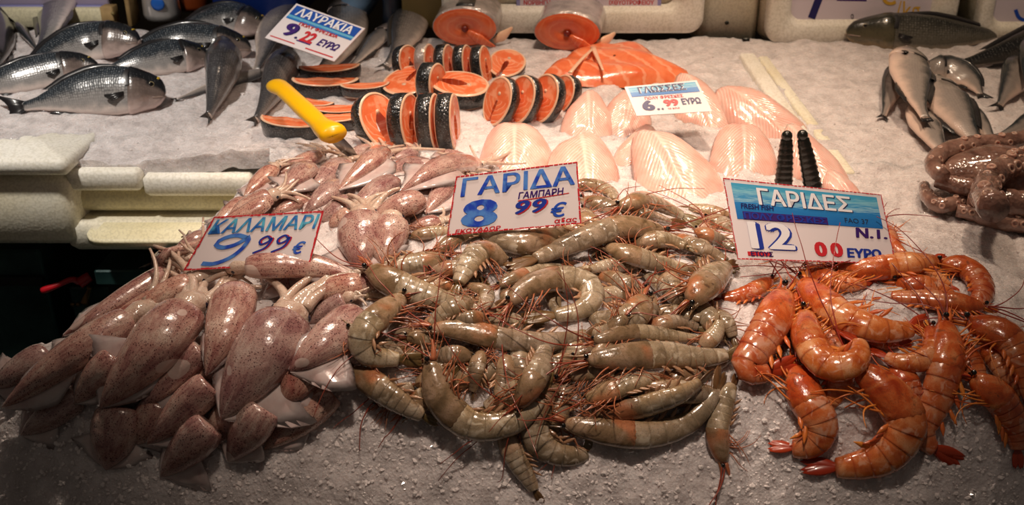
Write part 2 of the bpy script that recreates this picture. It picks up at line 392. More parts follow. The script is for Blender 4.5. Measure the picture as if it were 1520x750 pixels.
FAT = plain('salmon_fat_line', C(246, 196, 164), .3, sss=.3, coat=.3); BONE = plain('salmon_bone', C(236, 190, 160), .35, sss=.3)
def sole_mat():
    k = NT('white_fish_flesh', .2, .5, coat=.5, coat_r=.1, sss=.5, sss_r=(1, .5, .4), sss_s=.01)
    u, v = k.uv(); n = k.noise(38, 3)
    a = k.math('ABSOLUTE', k.math('SUBTRACT', v, .5))
    ph = k.math('ADD', k.math('MULTIPLY', u, 150), k.math('ADD', k.math('MULTIPLY', a, 120), k.math('MULTIPLY', n, 7)))
    w = k.math('SINE', ph); c = k.mix(k.step(n, .3, .7), C(232, 176, 160), C(240, 198, 184))
    c = k.mix(k.math('MULTIPLY', k.step(w, .0, 1.0), k.math('MULTIPLY', k.step(a, .40, .15), .5)), c, C(253, 234, 224))
    c = k.mix(k.math('MULTIPLY', k.step(a, .05, .008), .7), c, C(252, 226, 212))
    c = k.mix(k.math('MULTIPLY', k.step(k.noise(22, 2), .52, .72), .5), c, C(236, 168, 156))
    k.bump(k.math('ADD', k.math('MULTIPLY', w, .25), k.noise(70, 3)), .3, .003); return k.col(c)
SOLE = sole_mat()
def octo_mat():
    k = NT('octopus_skin', .16, .6, coat=.7, coat_r=.05, sss=.2, sss_r=(1, .5, .35), sss_s=.006)
    n = k.noise(30, 5, dist=.6); c = k.ramp(n, [(.3, C(86, 60, 52)), (.52, C(138, 104, 92)), (.75, C(178, 144, 128))])
    k.bump(k.math('ADD', k.voro(190), k.noise(90, 3)), .35, .003); return k.col(c)
OCT = octo_mat(); SUCK = plain('octopus_sucker', C(190, 152, 136), .2, coat=.6, sss=.3)

CARD = plain('card_white', C(238, 228, 230), .3, coat=.5); INK_B = plain('blue_ink', C(38, 82, 190), .35); INK_L = plain('light_blue_ink', C(74, 156, 214), .35)
INK_R = plain('red_ink', C(206, 44, 54), .35); INK_D = plain('dark_blue_ink', C(28, 26, 96), .35); INK_W = plain('white_ink', C(244, 242, 246), .35)
INK_N = plain('navy_ink', C(34, 58, 160), .35); INK_P = plain('purple_ink', C(62, 30, 112), .35); INK_Y = plain('yellow_ink', C(226, 178, 62), .4); INK_K = plain('dark_ink', C(40, 44, 60), .4)
LILAC = plain('lilac_ink', C(150, 150, 204), .4); LAVP = plain('pale_lilac_card', C(222, 212, 224), .4)
def brush_mat(name, a, b):
    k = NT(name, .35, .5, coat=.3); return k.col(k.ramp(k.noise(70, 3), [(.4, a), (.6, b)]))
BR_B = brush_mat('brushed_blue_ink', C(34, 70, 190), C(84, 140, 220)); BR_T = brush_mat('brushed_turquoise_ink', C(46, 110, 196), C(96, 190, 222))
def wave_mat():
    k = NT('card_sea_print', .3, .5, coat=.5); u, v = k.uv(); n = k.noise(90, 4)
    cmb = k.n('CombineXYZ'); k.set(cmb.inputs[0], k.math('MULTIPLY', u, 9)); k.set(cmb.inputs[1], k.math('MULTIPLY', v, 26))
    n = k.noise(1.0, 5, cmb.outputs[0]); vv = k.math('MULTIPLY_ADD', k.math('SUBTRACT', n, .5), .5, v)
    c = k.ramp(vv, [(.0, C(34, 112, 190)), (.46, C(44, 134, 204)), (.56, C(150, 204, 226)), (.64, C(58, 150, 206)), (.78, C(140, 204, 224)), (.9, C(72, 168, 208))])
    return k.col(c)
WAVE = wave_mat(); HBLUE = plain('card_header_blue', C(34, 84, 176), .3, coat=.4)
YEL = NT('yellow_handle_plastic', .32, .5, coat=.25); YEL.bump(YEL.noise(900, 2), .1, .0004); YEL = YEL.col(C(244, 186, 14))
BLADE = plain('knife_steel', C(150, 150, 152), .25, metal=1); CLIPM = plain('black_clip_plastic', C(24, 24, 20), .3, coat=.4)
WOOD = NT('post_wood', .6, .3); WOOD = WOOD.col(WOOD.ramp(WOOD.noise(30, 4), [(.3, C(150, 120, 78)), (.7, C(186, 156, 108))]))
OLIVE = plain('olive_board', C(132, 112, 66), .5); NAVY = plain('navy_crate_plastic', C(18, 44, 112), .4); CLRP = NT('clear_bag_plastic', .12, .5, coat=.5, trans=.6).col(C(210, 206, 204))
CAPB = plain('blue_bottle_label', C(30, 92, 180), .35); TUB = plain('brown_glazed_clay', C(132, 60, 26), .3, coat=.3); LBLUE = plain('pale_blue_bag', C(120, 150, 180), .4)
DKBAG = plain('dark_bag', C(40, 46, 58), .3, coat=.3); PURP = plain('lilac_panel', C(196, 182, 200), .45)

# ------------------------------------------------------------------ the setting: market floor, back wall, ice bed
g = Geo(); g.add([(-4, -2, 0), (4, -2, 0), (4, 4, 0), (-4, 4, 0)], [(0, 1, 2, 3)])
k = NT('wet_concrete', .35); structure(g.build('floor', k.col(k.ramp(k.noise(6, 4), [(.3, C(46, 44, 42)), (.7, C(74, 70, 66))]))))
g = Geo(); box(g, (-4, 3.4, 0), (4, 3.5, 3.2)); k = NT('market_wall', .7)
structure(flat_shade(g.build('wall_back', k.col(C(96, 86, 72)))))

def ice_noise(x, y):
    k = 1.7 if y < .80 else (1.0 if y > .92 else 1.7 - .7 * (y - .80) / .12)
    return mnoise.noise((x * 22, y * 22, 0)) * .0075 + k * (mnoise.noise((x * 55, y * 55, 3)) * .004 + (mnoise.noise((x * 120, y * 120, 7)) * .0032 + mnoise.noise((x * 230, y * 230, 9)) * .0018) * (1 if y < 1.0 else .6))
def ice_patch(G, xs, ys, deep=.16):
    """xs: function row -> x values; a skirt closes each rim down into the bed."""
    V = []
    for y in ys:
        x = xs(y); z = Z(x, np.full_like(x, y))
        V.append(np.stack([x, np.full_like(x, y), z], -1))
    V = np.array(V); m, n, _ = V.shape
    for i in range(m):
        for j in range(n): V[i, j, 2] += ice_noise(V[i, j, 0], V[i, j, 1])
    f, _, _ = grid_faces(m, n, False)
    G.add(V.reshape(-1, 3), f)
    rim = [V[0], V[:, -1], V[-1][::-1], V[::-1, 0]]
    loop = np.concatenate([r[:-1] for r in rim]); low = loop.copy(); low[:, 2] -= deep
    k = len(loop); sk = np.concatenate([loop, low]); G.add(sk, [(i, k + i, k + (i + 1) % k, (i + 1) % k) for i in range(k)])
g = Geo()
NX = 420
ice_patch(g, lambda y: np.interp(y, XL[:, 0], XL[:, 1]) - .03 + (1.02 - np.interp(y, XL[:, 0], XL[:, 1]) + .03) * np.linspace(0, 1, NX), np.linspace(.60, 1.372, 240))
ice_patch(g, lambda y: np.linspace(-1.25, 1.25, 330), np.linspace(1.372, 1.93, 90), .028)
ice = structure(g.build('ice_bed', ICE))

# the counter the ice stands on
g = Geo(); box(g, (-.62, .58, .55), (1.3, 1.95, .70), .01); structure(flat_shade(g.build('trim_1', STEEL)))
g = Geo(); box(g, (-.5, .62, .0), (1.2, 1.9, .55), .01); structure(flat_shade(g.build('trim_2', BLACKM)))
# loose chips: uncountable
def chips():
    G = Geo(); t = (1 + 5 ** .5) / 2
    V0 = unit(np.array([(-1, t, 0), (1, t, 0), (-1, -t, 0), (1, -t, 0), (0, -1, t), (0, 1, t), (0, -1, -t), (0, 1, -t), (t, 0, -1), (t, 0, 1), (-t, 0, -1), (-t, 0, 1)], float))
    F0 = [(0, 11, 5), (0, 5, 1), (0, 1, 7), (0, 7, 10), (0, 10, 11), (1, 5, 9), (5, 11, 4), (11, 10, 2), (10, 7, 6), (7, 1, 8), (3, 9, 4), (3, 4, 2), (3, 2, 6), (3, 6, 8), (3, 8, 9), (4, 9, 5), (2, 4, 11), (6, 2, 10), (8, 6, 7), (9, 8, 1)]
    pts = []
    for _ in range(7000):
        px, py = nrs.uniform(-20, 1540), nrs.choice([nrs.uniform(560, 770), nrs.uniform(60, 560)], p=[.7, .3])
        pts.append((px, py))
    pts = np.array(pts); q, _ = hit(pts[:, 0], pts[:, 1])
    for p in q:
        if p[1] > 1.9 or (p[1] < 1.372 and p[0] < np.interp(p[1], XL[:, 0], XL[:, 1])): continue
        r = nrs.choice([nrs.uniform(.0008, .0018), nrs.uniform(.0018, .0034)], p=[.6, .4])
        A = np.linalg.qr(nrs.randn(3, 3))[0] * nrs.uniform(.5, 1.2, 3)
        V = (V0 * nrs.uniform(.75, 1.2, (12, 1))) @ A.T * r + p + (0, 0, ice_noise(p[0], p[1]) - r * .15); G.add(V, F0)
    return G
o = chips().build('ice_chips', CHIP, ice, smooth=False); o['kind'] = 'stuff'

# the rim between the two trays
def along(G, P0, P1, w, h, bev=.004):
    P0 = np.array(P0); P1 = np.array(P1); d = P1 - P0; L = np.linalg.norm(d); d = d / L; s = unit(np.cross(d, (0, 0, 1))); u = np.cross(s, d)
    box(G, (-w / 2, 0, -h), (w / 2, L, 0), bev, 0, (np.stack([s, d, u], 1), P0))
a = hit([1108], [86])[0][0]; b = hit([1232], [268])[0][0]
t = thing('polystyrene_tray', 'cream polystyrene tray edge between the white fillets and the right-hand ice', 'tray', b, 'ice trays')
g = Geo(); along(g, b + (0, 0, .006), a + (0, 0, .010), .03, .10, .006); g.build('rim', FOAM_W, t)
t = thing('polystyrene_tray', 'second cream tray edge, right of the first and half sunk in ice', 'tray', b + (.034, .02, 0), 'ice trays')
g = Geo(); along(g, b + (.034, .02, .004), a + (.03, 0, .004), .02, .08, .005); g.build('rim', FOAM, t)

# ------------------------------------------------------------------ boxes and steel under the left-hand ice
def pbox(name, label, cat, x0, y0, x1, y1, Yf, depth, mat, bev=.012, group=None, top=None):
    """Box whose front face, at depth Yf, spans the pixels x0..x1, y0..y1."""
    A = plane_y(x0, y0, Yf); B = plane_y(x1, y1, Yf)
    t = thing(name, label, cat, ((A[0] + B[0]) / 2, Yf + depth / 2, min(A[2], B[2])), group)
    g = Geo(); box(g, (A[0], Yf, B[2]), (B[0], Yf + depth, A[2]), bev); g.build('body', mat, t)
    return t, A, B
PG = 'polystyrene fish boxes under the ice'
t, A, B = pbox('polystyrene_box', 'tall cream polystyrene box at the far left, above the dark steel', 'box', -160, 266, 122, 366, 1.345, .32, FOAM, .02, PG)
g = Geo(); box(g, (A[0] - .01, 1.333, plane_y(0, 262, 1.335)[2]), (plane_y(103, 262, 1.335)[0], 1.66, plane_y(0, 237, 1.335)[2]), .012); g.build('lid', FOAM_W, t)
t, A, B = pbox('polystyrene_box', 'cream polystyrene box with two white lids, right of the tall box', 'box', 96, 283, 420, 316, 1.372, .3, FOAM_Y, .015, PG)
for x0, x1, y0 in ((93, 206, 254), (208, 372, 262)):
    g = Geo(); box(g, (plane_y(x0, y0, 1.355)[0], 1.355, plane_y(x0, y0 + 31, 1.355)[2]), (plane_y(x1, y0, 1.355)[0], 1.68, plane_y(x0, y0, 1.355)[2]), .01); g.build('lid', FOAM_W, t)
t, A, B = pbox('polystyrene_box', 'lowest cream polystyrene box, a slab lid jutting out over the steel', 'box', 92, 330, 420, 374, 1.35, .3, FOAM, .015, PG)
g = Geo(); a = plane_y(118, 349, 1.31); b_ = plane_y(420, 372, 1.31); box(g, (a[0], 1.31, b_[2]), (b_[0], 1.60, a[2]), .03); g.build('lid', FOAM_Y, t)

a = plane_y(-200, 372, 1.42); b_ = plane_y(118, 640, 1.42)
t = thing('steel_cabinet', 'dark steel cabinet under the polystyrene boxes, red lever beside its door', 'cabinet', (a[0] / 2 + b_[0] / 2, 1.6, .0))
g = Geo(); box(g, (a[0], 1.42, .0), (b_[0], 1.9, a[2]), .006); flat_shade(g.build('body', STEEL, t))
g = Geo(); x0, x1 = plane_y(14, 0, 1.41)[0], plane_y(112, 0, 1.41)[0]; box(g, (x0, 1.405, .35), (x1, 1.42, plane_y(0, 425, 1.41)[2]), .004); flat_shade(g.build('door', STEEL, t))
g = Geo(); box(g, (a[0], 1.408, plane_y(0, 424, 1.41)[2]), (b_[0], 1.42, plane_y(0, 412, 1.41)[2]), .002); flat_shade(g.build('door_gap_strip', BLACKM, t))
g = Geo()
for xx in (108, 116): ball(g, plane_y(xx, 452, 1.404), .004)
g.build('bolt', BRASS, t)
t = thing('steel_ledge', 'black steel ledge behind the squid, right of the red lever', 'ledge', plane_y(190, 420, 1.40))
a = plane_y(138, 402, 1.36); b_ = plane_y(330, 424, 1.36)
g = Geo(); box(g, (a[0], 1.36, b_[2]), (b_[0], 1.75, a[2]), .004); flat_shade(g.build('shelf', STEEL, t))
g = Geo(); box(g, (a[0] + .01, 1.375, .0), (b_[0], 1.42, b_[2]), .004); flat_shade(g.build('support', BLACKM, t))
g = Geo(); box(g, (-2.0, 1.95, 0), (-.45, 2.0, 1.0)); structure(flat_shade(g.build('trim_3', BLACKM)))
p = plane_y(118, 424, 1.40); t = thing('valve_lever', 'red plastic valve lever sticking out beside the dark steel cabinet', 'lever', p)
g = Geo(); tube(g, [plane_y(62, 432, 1.37), plane_y(85, 424, 1.375), plane_y(106, 415, 1.385), plane_y(118, 419, 1.395)], .0055, .006, 8, prof=([0, .1, .5, 1], [.9, 1.1, .8, 1])); g.build('handle', REDP, t)
g = Geo(); tube(g, [plane_y(117, 421, 1.39), plane_y(134, 410, 1.40)], .009, .0085, 10); g.build('hub', REDP, t)
g = Geo(); tube(g, [plane_y(135, 425, 1.41), plane_y(130, 440, 1.41), plane_y(126, 452, 1.405)], .006, .008, 8); g.build('spout', BRASS, t)

# ------------------------------------------------------------------ behind the ice
YB = 1.95
def panel_box(label, x0, y1, x1, rim, name='polystyrene_box'):
    """Fish box standing on its side: a rounded raised rim round a sunk bottom."""
    a = plane_y(x0, y1, YB); b_ = plane_y(x1, y1, YB); h = .34
    t = thing(name, label, 'box', ((a[0] + b_[0]) / 2, YB + .05, a[2]), 'fish boxes standing behind the ice')
    g = Geo(); box(g, (a[0], YB, a[2]), (b_[0], YB + .12, a[2] + h), .03); g.build('body', FOAM, t)
    def ring(lo, hi, r, n=9):
        out = []
        for sx, sz, a0 in ((1, 1, 0), (-1, 1, 90), (-1, -1, 180), (1, -1, 270)):
            for q in range(n):
                an = math.radians(a0 + 90 * q / (n - 1)); cx = (hi[0] - r) if sx > 0 else (lo[0] + r); cz = (hi[1] - r) if sz > 0 else (lo[1] + r)
                out.append((cx + r * math.cos(an), cz + r * math.sin(an)))
        return np.array(out)
    r0 = ring((a[0] + .004, a[2] + .006), (b_[0] - .004, a[2] + h), .03); r1 = ring((a[0] + rim, a[2] + rim), (b_[0] - rim, a[2] + h - rim), .022); r2 = ring((a[0] + rim + .008, a[2] + rim + .008), (b_[0] - rim - .008, a[2] + h - rim), .02)
    V = []
    for rr, yy in ((r0, YB), (r0, YB - .022), ((r0 * .85 + r1 * .15), YB - .027), ((r0 * .15 + r1 * .85), YB - .027), (r1, YB - .022), (r2, YB - .003)):
        V.append(np.stack([rr[:, 0], np.full(len(rr), yy), rr[:, 1]], -1))
    V = np.array(V); m, n, _ = V.shape; f, _, _ = grid_faces(m, n, True); g = Geo(); g.add(V.reshape(-1, 3), f); g.build('rim', FOAM_W, t)
    return t
panel_box('cream polystyrene box on its side behind the two salmon halves', 655, 50, 1042, .05)
panel_box('cream polystyrene box on its side behind the large dark fish head', 1128, 66, 1408, .045)
panel_box('cream polystyrene box on its side at the right end, behind the dark fish tail', 1436, 58, 1760, .03)
t = thing('polystyrene_box', 'plain cream polystyrene box end with a small hole, between two panelled boxes', 'box', plane_y(1080, 75, YB + .1), 'fish boxes standing behind the ice')
a = plane_y(1034, 74, YB + .02); b_ = plane_y(1122, 74, YB + .02); g = Geo(); box(g, (a[0], YB + .02, a[2]), (b_[0], YB + .16, a[2] + .33), .02); g.build('body', FOAM, t)
g = Geo(); p = plane_y(1079, 34, YB + .018); tube(g, [p, p + (0, .004, 0)], .004, .004, 10); g.build('drain_hole', CLIPM, t)
g = Geo(); p = plane_y(1106, 70, YB - .02)
box(g, (p[0] - .008, YB - .03, p[2] - .012), (p[0] + .006, YB - .012, p[2] + .02), .003); box(g, (p[0] - .002, YB - .10, p[2] - .03), (p[0] + .012, YB - .02, p[2] - .012), .003)
o = g.build('tray_bracket', CLIPM, None, p); tag(o, 'small dark bracket at the back end of the tray rim', 'bracket')

def back_block(name, label, cat, x0, y0, x1, y1, Y, depth, mat, bev=.006, part='body'):
    a = plane_y(x0, y0, Y); b_ = plane_y(x1, y1, Y); t = thing(name, label, cat, ((a[0] + b_[0]) / 2, Y + depth / 2, b_[2]))
    g = Geo(); box(g, (a[0], Y, b_[2]), (b_[0], Y + depth, a[2]), bev); g.build(part, mat, t); return t, a, b_
t, a, b_ = back_block('lilac_board', 'pale lilac board lying on a shelf behind the breams, top left', 'board', -120, -90, 163, 12, 2.02, .02, PURP)
g = Geo(); box(g, (a[0], 2.0, b_[2] - .004), (b_[0], 2.02, b_[2] + .008), .002); g.build('edge_strip', LILAC, t)
back_block('box_shelf', 'cream shelf edge below the lilac board, top left', 'shelf', -120, 13, 160, 42, 1.98, .05, FOAM_Y)
t, a, b_ = back_block('wooden_post', 'pale wooden post standing behind the breams', 'post', 164, -120, 197, 40, 1.97, .05, WOOD, .003)
g = Geo(); p = plane_y(160, 20, 1.965); ball(g, p + (.01, 0, 0), .004); g.build('knot', OLIVE, t)
g = Geo(); p = plane_y(152, 40, 1.97); q = plane_y(166, 10, 1.97); box(g, (p[0], 1.97, p[2]), (q[0], 2.0, q[2]), .003); g.build('bracket_block', WOOD, t)
p = plane_y(234, 36, 1.96); t = thing('plastic_bottle', 'clear plastic bottle with a blue label behind the breams', 'bottle', p)
G = Geo(); H = np.array([0, .004, .015, .05, .09, .12, .14, .16, .165, .2]); R = np.array([.02, .034, .037, .036, .037, .036, .03, .016, .014, .014])
P = np.stack([np.full(10, p[0]), np.full(10, p[1] + .037), p[2] + H], -1); sweep(G, P, np.tile([0, 1., 0], (10, 1)), np.tile([1., 0, 0], (10, 1)), R, R, 18); G.build('body', CLRP, t)
G = Geo(); c_ = plane_y(234, 6, 1.958); ball(G, c_, (.014, .003, .013), sx=[(1, 0, 0), (0, 1, 0), (0, 0, 1)]); G.build('label', CAPB, t)
t = thing('clay_pot', 'brown clay pot behind the clear bottle, top left', 'pot', plane_y(278, 22, 2.0))
p = plane_y(278, 21, 2.0); G = Geo(); H = np.array([0, .01, .05, .1, .15, .16]); R = np.array([.03, .034, .042, .046, .044, .046]); P = np.stack([np.full(6, p[0]), np.full(6, 2.05), p[2] + H], -1)
sweep(G, P, np.tile([0, 1., 0], (6, 1)), np.tile([1., 0, 0], (6, 1)), R, R, 18); G.build('body', TUB, t)
t, a, b_ = back_block('plastic_crate', 'dark blue plastic crate behind the breams and the sea bass', 'crate', 297, -130, 445, 30, 2.0, .2, NAVY, .01)
g = Geo(); box(g, (a[0] - .008, 1.99, b_[2] + .10), (b_[0] + .008, 2.0, b_[2] + .115), .003); g.build('rim', NAVY, t)
for x0, x1, y1, Y, mat, nm, lb in ((488, 552, 26, 2.0, LBLUE, 'plastic_bag', 'pale blue plastic bag behind the price card of the sea bass'), (552, 592, 45, 1.97, DKBAG, 'plastic_bag', 'dark shiny plastic bag left of the olive board')):
    a = plane_y(x0, -120, Y); b_ = plane_y(x1, y1, Y); m = 9; G = Geo(); P = np.stack([np.linspace(a[0], b_[0], 2).mean() + .006 * np.sin(np.arange(m)), np.full(m, Y + .05), np.linspace(b_[2], a[2], m)], -1)
    w_ = (b_[0] - a[0]) / 2; sweep(G, P, np.tile([0, 1., 0], (m, 1)), np.tile([1., 0, 0], (m, 1)), .04, w_ * np.array([.85, 1, 1.02, .98, 1, .95, .9, .8, .6]), 16, shape=1 + .05 * nrs.randn(m, 16))
    o = G.build(nm, mat, None, P[0]); tag(o, lb, 'bag')
back_block('wooden_board', 'olive brown board standing behind the salmon steaks', 'board', 590, -120, 660, 44, 1.975, .03, OLIVE)
# ------------------------------------------------------------------ squid
def frame(P, n0):
    """Tangent, side-in-plane and up for a body lying on the heap."""
    T = tangents(P); S = unit(np.cross(T, n0)); D = unit(np.cross(S, T)); return T, S, D
def squid(px, w, label, group='squids heaped on the ice', head=True, fins=(1, 1), arms=7, sink=.2, flat=.72, al=1.0, maxlift=.075):
    """px runs from the mantle's open end to its pointed tip."""
    px = np.asarray(px, float)
    q, r = lay(px, w, sink, 9, .74, maxlift, flat, wprof=([0, .2, .7, 1], [.85, 1, .8, .35]))
    base = q.mean(axis=0); n0 = unit(normal_at(base) + np.array([0, -.25, .1]))
    N = 30; P = catmull(q, N); T, S, D = frame(P, n0); L = np.linalg.norm(np.diff(P, axis=0), axis=1).sum()
    o = base.copy(); o[2] -= r
    t = thing('squid', label, 'squid', o, group)
    tt = np.linspace(0, 1, N); R = r * np.interp(tt, [0, .04, .12, .27, .42, .56, .70, .82, .92, 1], [.76, .88, .97, 1, .95, .84, .66, .46, .25, .03])
    lump = 1 + .045 * np.array([[mnoise.noise((a * 5 + px[0, 0], 2 * math.cos(b), 2 * math.sin(b) + px[0, 1])) for b in np.arange(16) / 16 * 6.283] for a in tt])
    g = Geo(); sweep(g, P, D, S, R * flat, R, 16, tt, .75, shape=lump); g.build('mantle', SQ, t)
    for sd, fs in zip((1, -1), fins):
        if not fs: continue
        a = np.linspace(.46, .985, 12); C0 = np.stack([np.interp(a, tt, P[:, k]) for k in range(3)], -1); Sa = np.stack([np.interp(a, tt, S[:, k]) for k in range(3)], -1); Da = np.stack([np.interp(a, tt, D[:, k]) for k in range(3)], -1)
        Ra = np.interp(a, tt, R); out = r * 1.45 * fs * np.interp(a, [.46, .55, .66, .8, .985], [.1, .55, 1, .75, .05])
        wob = rnd.uniform(-.25, .25); rows = []
        for m_, (dz, th) in enumerate(((0, 0), (.33, .5), (.66, .8), (1, .25), (.66, -.6), (.33, -.8), (0, -1))):
            e = C0 + sd * Sa * (Ra * .78 + out * dz)[:, None] + Da * (-Ra * .12 - out * dz * dz * (.10 + wob * .6) + .0018 * th + .002 * math.sin(m_ * 2) * dz + .0009 * dz * np.sin(a * 25 + px[0, 0]))[:, None]
            rows.append(e)
        V = np.stack(rows, 1); f, i, j = grid_faces(12, 7, False); g = Geo(); g.add(V.reshape(-1, 3), f); g.build('fin', SQF, t)
    if head:
        hl = L * .2; d0 = -T[0]; hp = [P[0] + T[0] * r * .3, P[0] + d0 * hl * .45 + D[0] * .0, P[0] + d0 * hl - D[0] * r * .15]
        g = Geo(); tube(g, hp, r * .62, r * .5, 12, 8, flat=.8, up=n0, prof=([0, .3, .6, 1], [.9, .85, 1.02, .7])); h = g.build('head', SQP, t)
        for sd in (1, -1):
            g = Geo(); ball(g, P[0] + d0 * hl * .55 + sd * S[0] * r * .50 + D[0] * r * .04, r * .15, 10, 7); g.build('eye', EYE_D, h)
        for k in range(arms):
            b = (k / max(1, arms - 1) - .5) * 2; e0 = P[0] + d0 * hl * .9 + S[0] * b * r * .42 - D[0] * r * .1
            la = L * rnd.uniform(.4, .75) * al; cv = rnd.uniform(-1, 1) * .9 + b * .3; pts = [e0]; hd = d0.copy()
            for s_ in range(5):
                hd = unit(hd + S[0] * cv * .5 + D[0] * rnd.uniform(-.18, .2) + np.array([0, 0, -.07])); pts.append(pts[-1] + hd * la / 5)
            pts = np.array(pts); pts[:, 2] = np.maximum(pts[:, 2], Z(pts[:, 0], pts[:, 1]) + r * .7)
            g = Geo(); tube(g, pts, r * .20, r * .07, 8, 16, up=n0); g.build('arm', SQP, t)
    return t

# ------------------------------------------------------------------ shrimps and prawns
GREY = dict(name='shrimp', cat='shrimp', shell=GSH, head=GCA, leg=GLE, tail=GTA, ant=GAN, paddle=GSW)
RED = dict(name='prawn', cat='prawn', shell=RSH, head=RCA, leg=RLE, tail=RTA, ant=RAN, paddle=RLE)
def shrimp(px, w, label, kind=GREY, group='grey shrimps heaped on the ice', dor='auto', legs=8, ants=2, sink=.25, al=1.0, fan=1.0, belly=False, maxlift=.07, paddles=4):
    """px runs from between the eyes to the tail's end. dor: side of the back, 'auto' (outside of the curl), 'flip' or 'up'."""
    px = np.asarray(px, float)
    w = w * (.90 if kind is GREY else .88); q, r = lay(px, w, sink, 11, .70, maxlift, .78, wprof=([0, .2, .4, .8, 1], [.6, 1, 1, .55, .35]))
    base = q.mean(axis=0); n0 = unit(normal_at(base) + np.array([0, -.45, .15])); N = 44
    P = catmull(q, N); T = tangents(P); tt = np.linspace(0, 1, N)
    curv = np.cross(T[:-1], T[1:]).sum(axis=0); X = unit(np.cross(T, n0))
    sgn = 1.0 if np.dot(curv, n0) > 0 else -1.0
    if dor == 'flip': sgn = -sgn
    D = X * sgn
    if dor == 'up': D = unit(n0 + .35 * X * sgn)[:] * np.ones((N, 1))
    if belly: D = unit(-.55 * n0 + .85 * X * sgn) * np.ones((N, 1))
    D = unit(D - (D * T).sum(1)[:, None] * T); S = np.cross(T, D); L = np.linalg.norm(np.diff(P, axis=0), axis=1).sum()
    if np.dot(S.mean(axis=0), n0) < 0 and not belly: vis = -1
    else: vis = 1
    o = base.copy(); o[2] -= r
    t = thing(kind['name'], label, kind['cat'], o, group)
    at = lambda A, s: np.array([np.interp(s, tt, A[:, k]) for k in range(3)])
    ats = lambda A, s: np.stack([np.interp(s, tt, A[:, k]) for k in range(3)], -1)
    hp = ([-.02, 0, .04, .10, .2, .32, .40, .55, .66, .76, .84, .90, 1], [.30, .42, .56, .74, .93, 1.0, 1.0, .93, .80, .66, .52, .36, .2])
    H = lambda s: r * np.interp(s, *hp)
    # carapace
    s = np.array([0, .012, .04, .08, .13, .19, .25, .31, .35, .365]); hh = H(s).copy(); hh[0] *= .35; hh[1] *= .8; hh[-1] *= .9
    g = Geo(); sweep(g, ats(P, s), ats(D, s), ats(S, s), hh * 1.03, hh * .68, 14, np.linspace(0, 1, len(s)), .92); car = g.build('carapace', kind['head'], t)
    # abdomen: six overlapping rings
    s, m_ = [], []
    for k in range(6):
        a, b = .345 + k * .085, .345 + (k + 1) * .085
        for f_, mm in ((0.0, .978), (.10, .992), (.55, 1.012), (.93, 1.02), (.99, 1.005)): s.append(a + (b - a) * f_); m_.append(mm)
    s.append(.862); m_.append(.75); s = np.array(s); hh = H(s) * np.array(m_)
    ang = np.arange(16) / 16 * 2 * math.pi
    shp = np.ones((len(s), 16)); low = np.cos(ang) < -.3; shp[:, low] *= (1 + .06 * np.sin((s - .345) / .085 * 2 * math.pi))[:, None] * np.ones((1, low.sum()))
    g = Geo(); sweep(g, ats(P, s), ats(D, s), ats(S, s), hh, hh * .66, 16, np.clip((s - .345) / .51, 0, 1), .9, shape=shp); g.build('abdomen', kind['shell'], t)
    # tail fan: telson and four blades
    c, d, dd, ss = at(P, .855), unit(at(T, .93)), at(D, .9), at(S, .9); fl = L * .19 * fan; g = Geo()
    for k, (sp, up, ln, wd) in enumerate(((0, .25, .8, .10), (.30, .05, 1.0, .17), (-.30, .05, 1.0, .17), (.55, -.1, .95, .2), (-.55, -.1, .95, .2))):
        e = unit(d + (ss * .35 + dd * .9) * sp * .42 - dd * .05); pr = ([0, .25, .5, .8, 1], [.5, .85, 1, .6, .06])
        tube(g, [c - e * fl * .08, c + e * fl * ln * .5, c + e * fl * ln], fl * wd * .95, None, 8, 8, flat=.3, up=unit(ss - .35 * dd), prof=pr)
    g.build('tail_fan', kind['tail'], t)
    # rostrum
    c0 = at(P, .01) + at(D, 0) * r * .34; rl = L * .13
    g = Geo(); tube(g, [c0 + T[0] * rl * .5 + D[0] * r * .1, c0 - T[0] * rl * .3, c0 - T[0] * rl * 1.05 + D[0] * rl * .12], r * .15, None, 6, 9, flat=1.5, up=S[0], prof=([0, .4, 1], [1, .75, .08])); g.build('rostrum', kind['head'], car)
    for sd in (1, -1):
        g = Geo(); ec = at(P, .005) + at(D, 0) * r * .18 + sd * S[0] * r * .42 - T[0] * r * .12
        ball(g, ec, r * .18, 10, 7); g.build('eye', BEAD, car)
    def path(p0, d0, ln, n, turn, jit, droop=0.0, floor=.003):
        pts = [p0]; h = unit(d0)
        for _ in range(n):
            h = unit(h + turn + np.array([rnd.uniform(-1, 1), rnd.uniform(-1, 1), rnd.uniform(-1, 1)]) * jit + np.array([0, 0, -droop])); pts.append(pts[-1] + h * ln / n)
        pts = np.array(pts); pts[1:, 2] = np.maximum(pts[1:, 2], Z(pts[1:, 0], pts[1:, 1]) + floor); return pts
    for k in range(legs):
        sl = .10 + .25 * (k % 5) / 5 + rnd.uniform(-.01, .01); sd = vis if k < 5 else -vis
        b = at(P, sl) - at(D, sl) * H(sl) * .82 + sd * at(S, sl) * H(sl) * .25
        pts = path(b, -at(D, sl) * .75 - at(T, sl) * rnd.uniform(.6, 1.6) + sd * .3 * at(S, sl), r * rnd.uniform(1.7, 3.0), 4, -at(T, sl) * rnd.uniform(-.5, .4), .2, .05)
        g = Geo(); tube(g, pts, r * .065, r * .02, 5, 10); g.build('leg', kind['leg'], t)
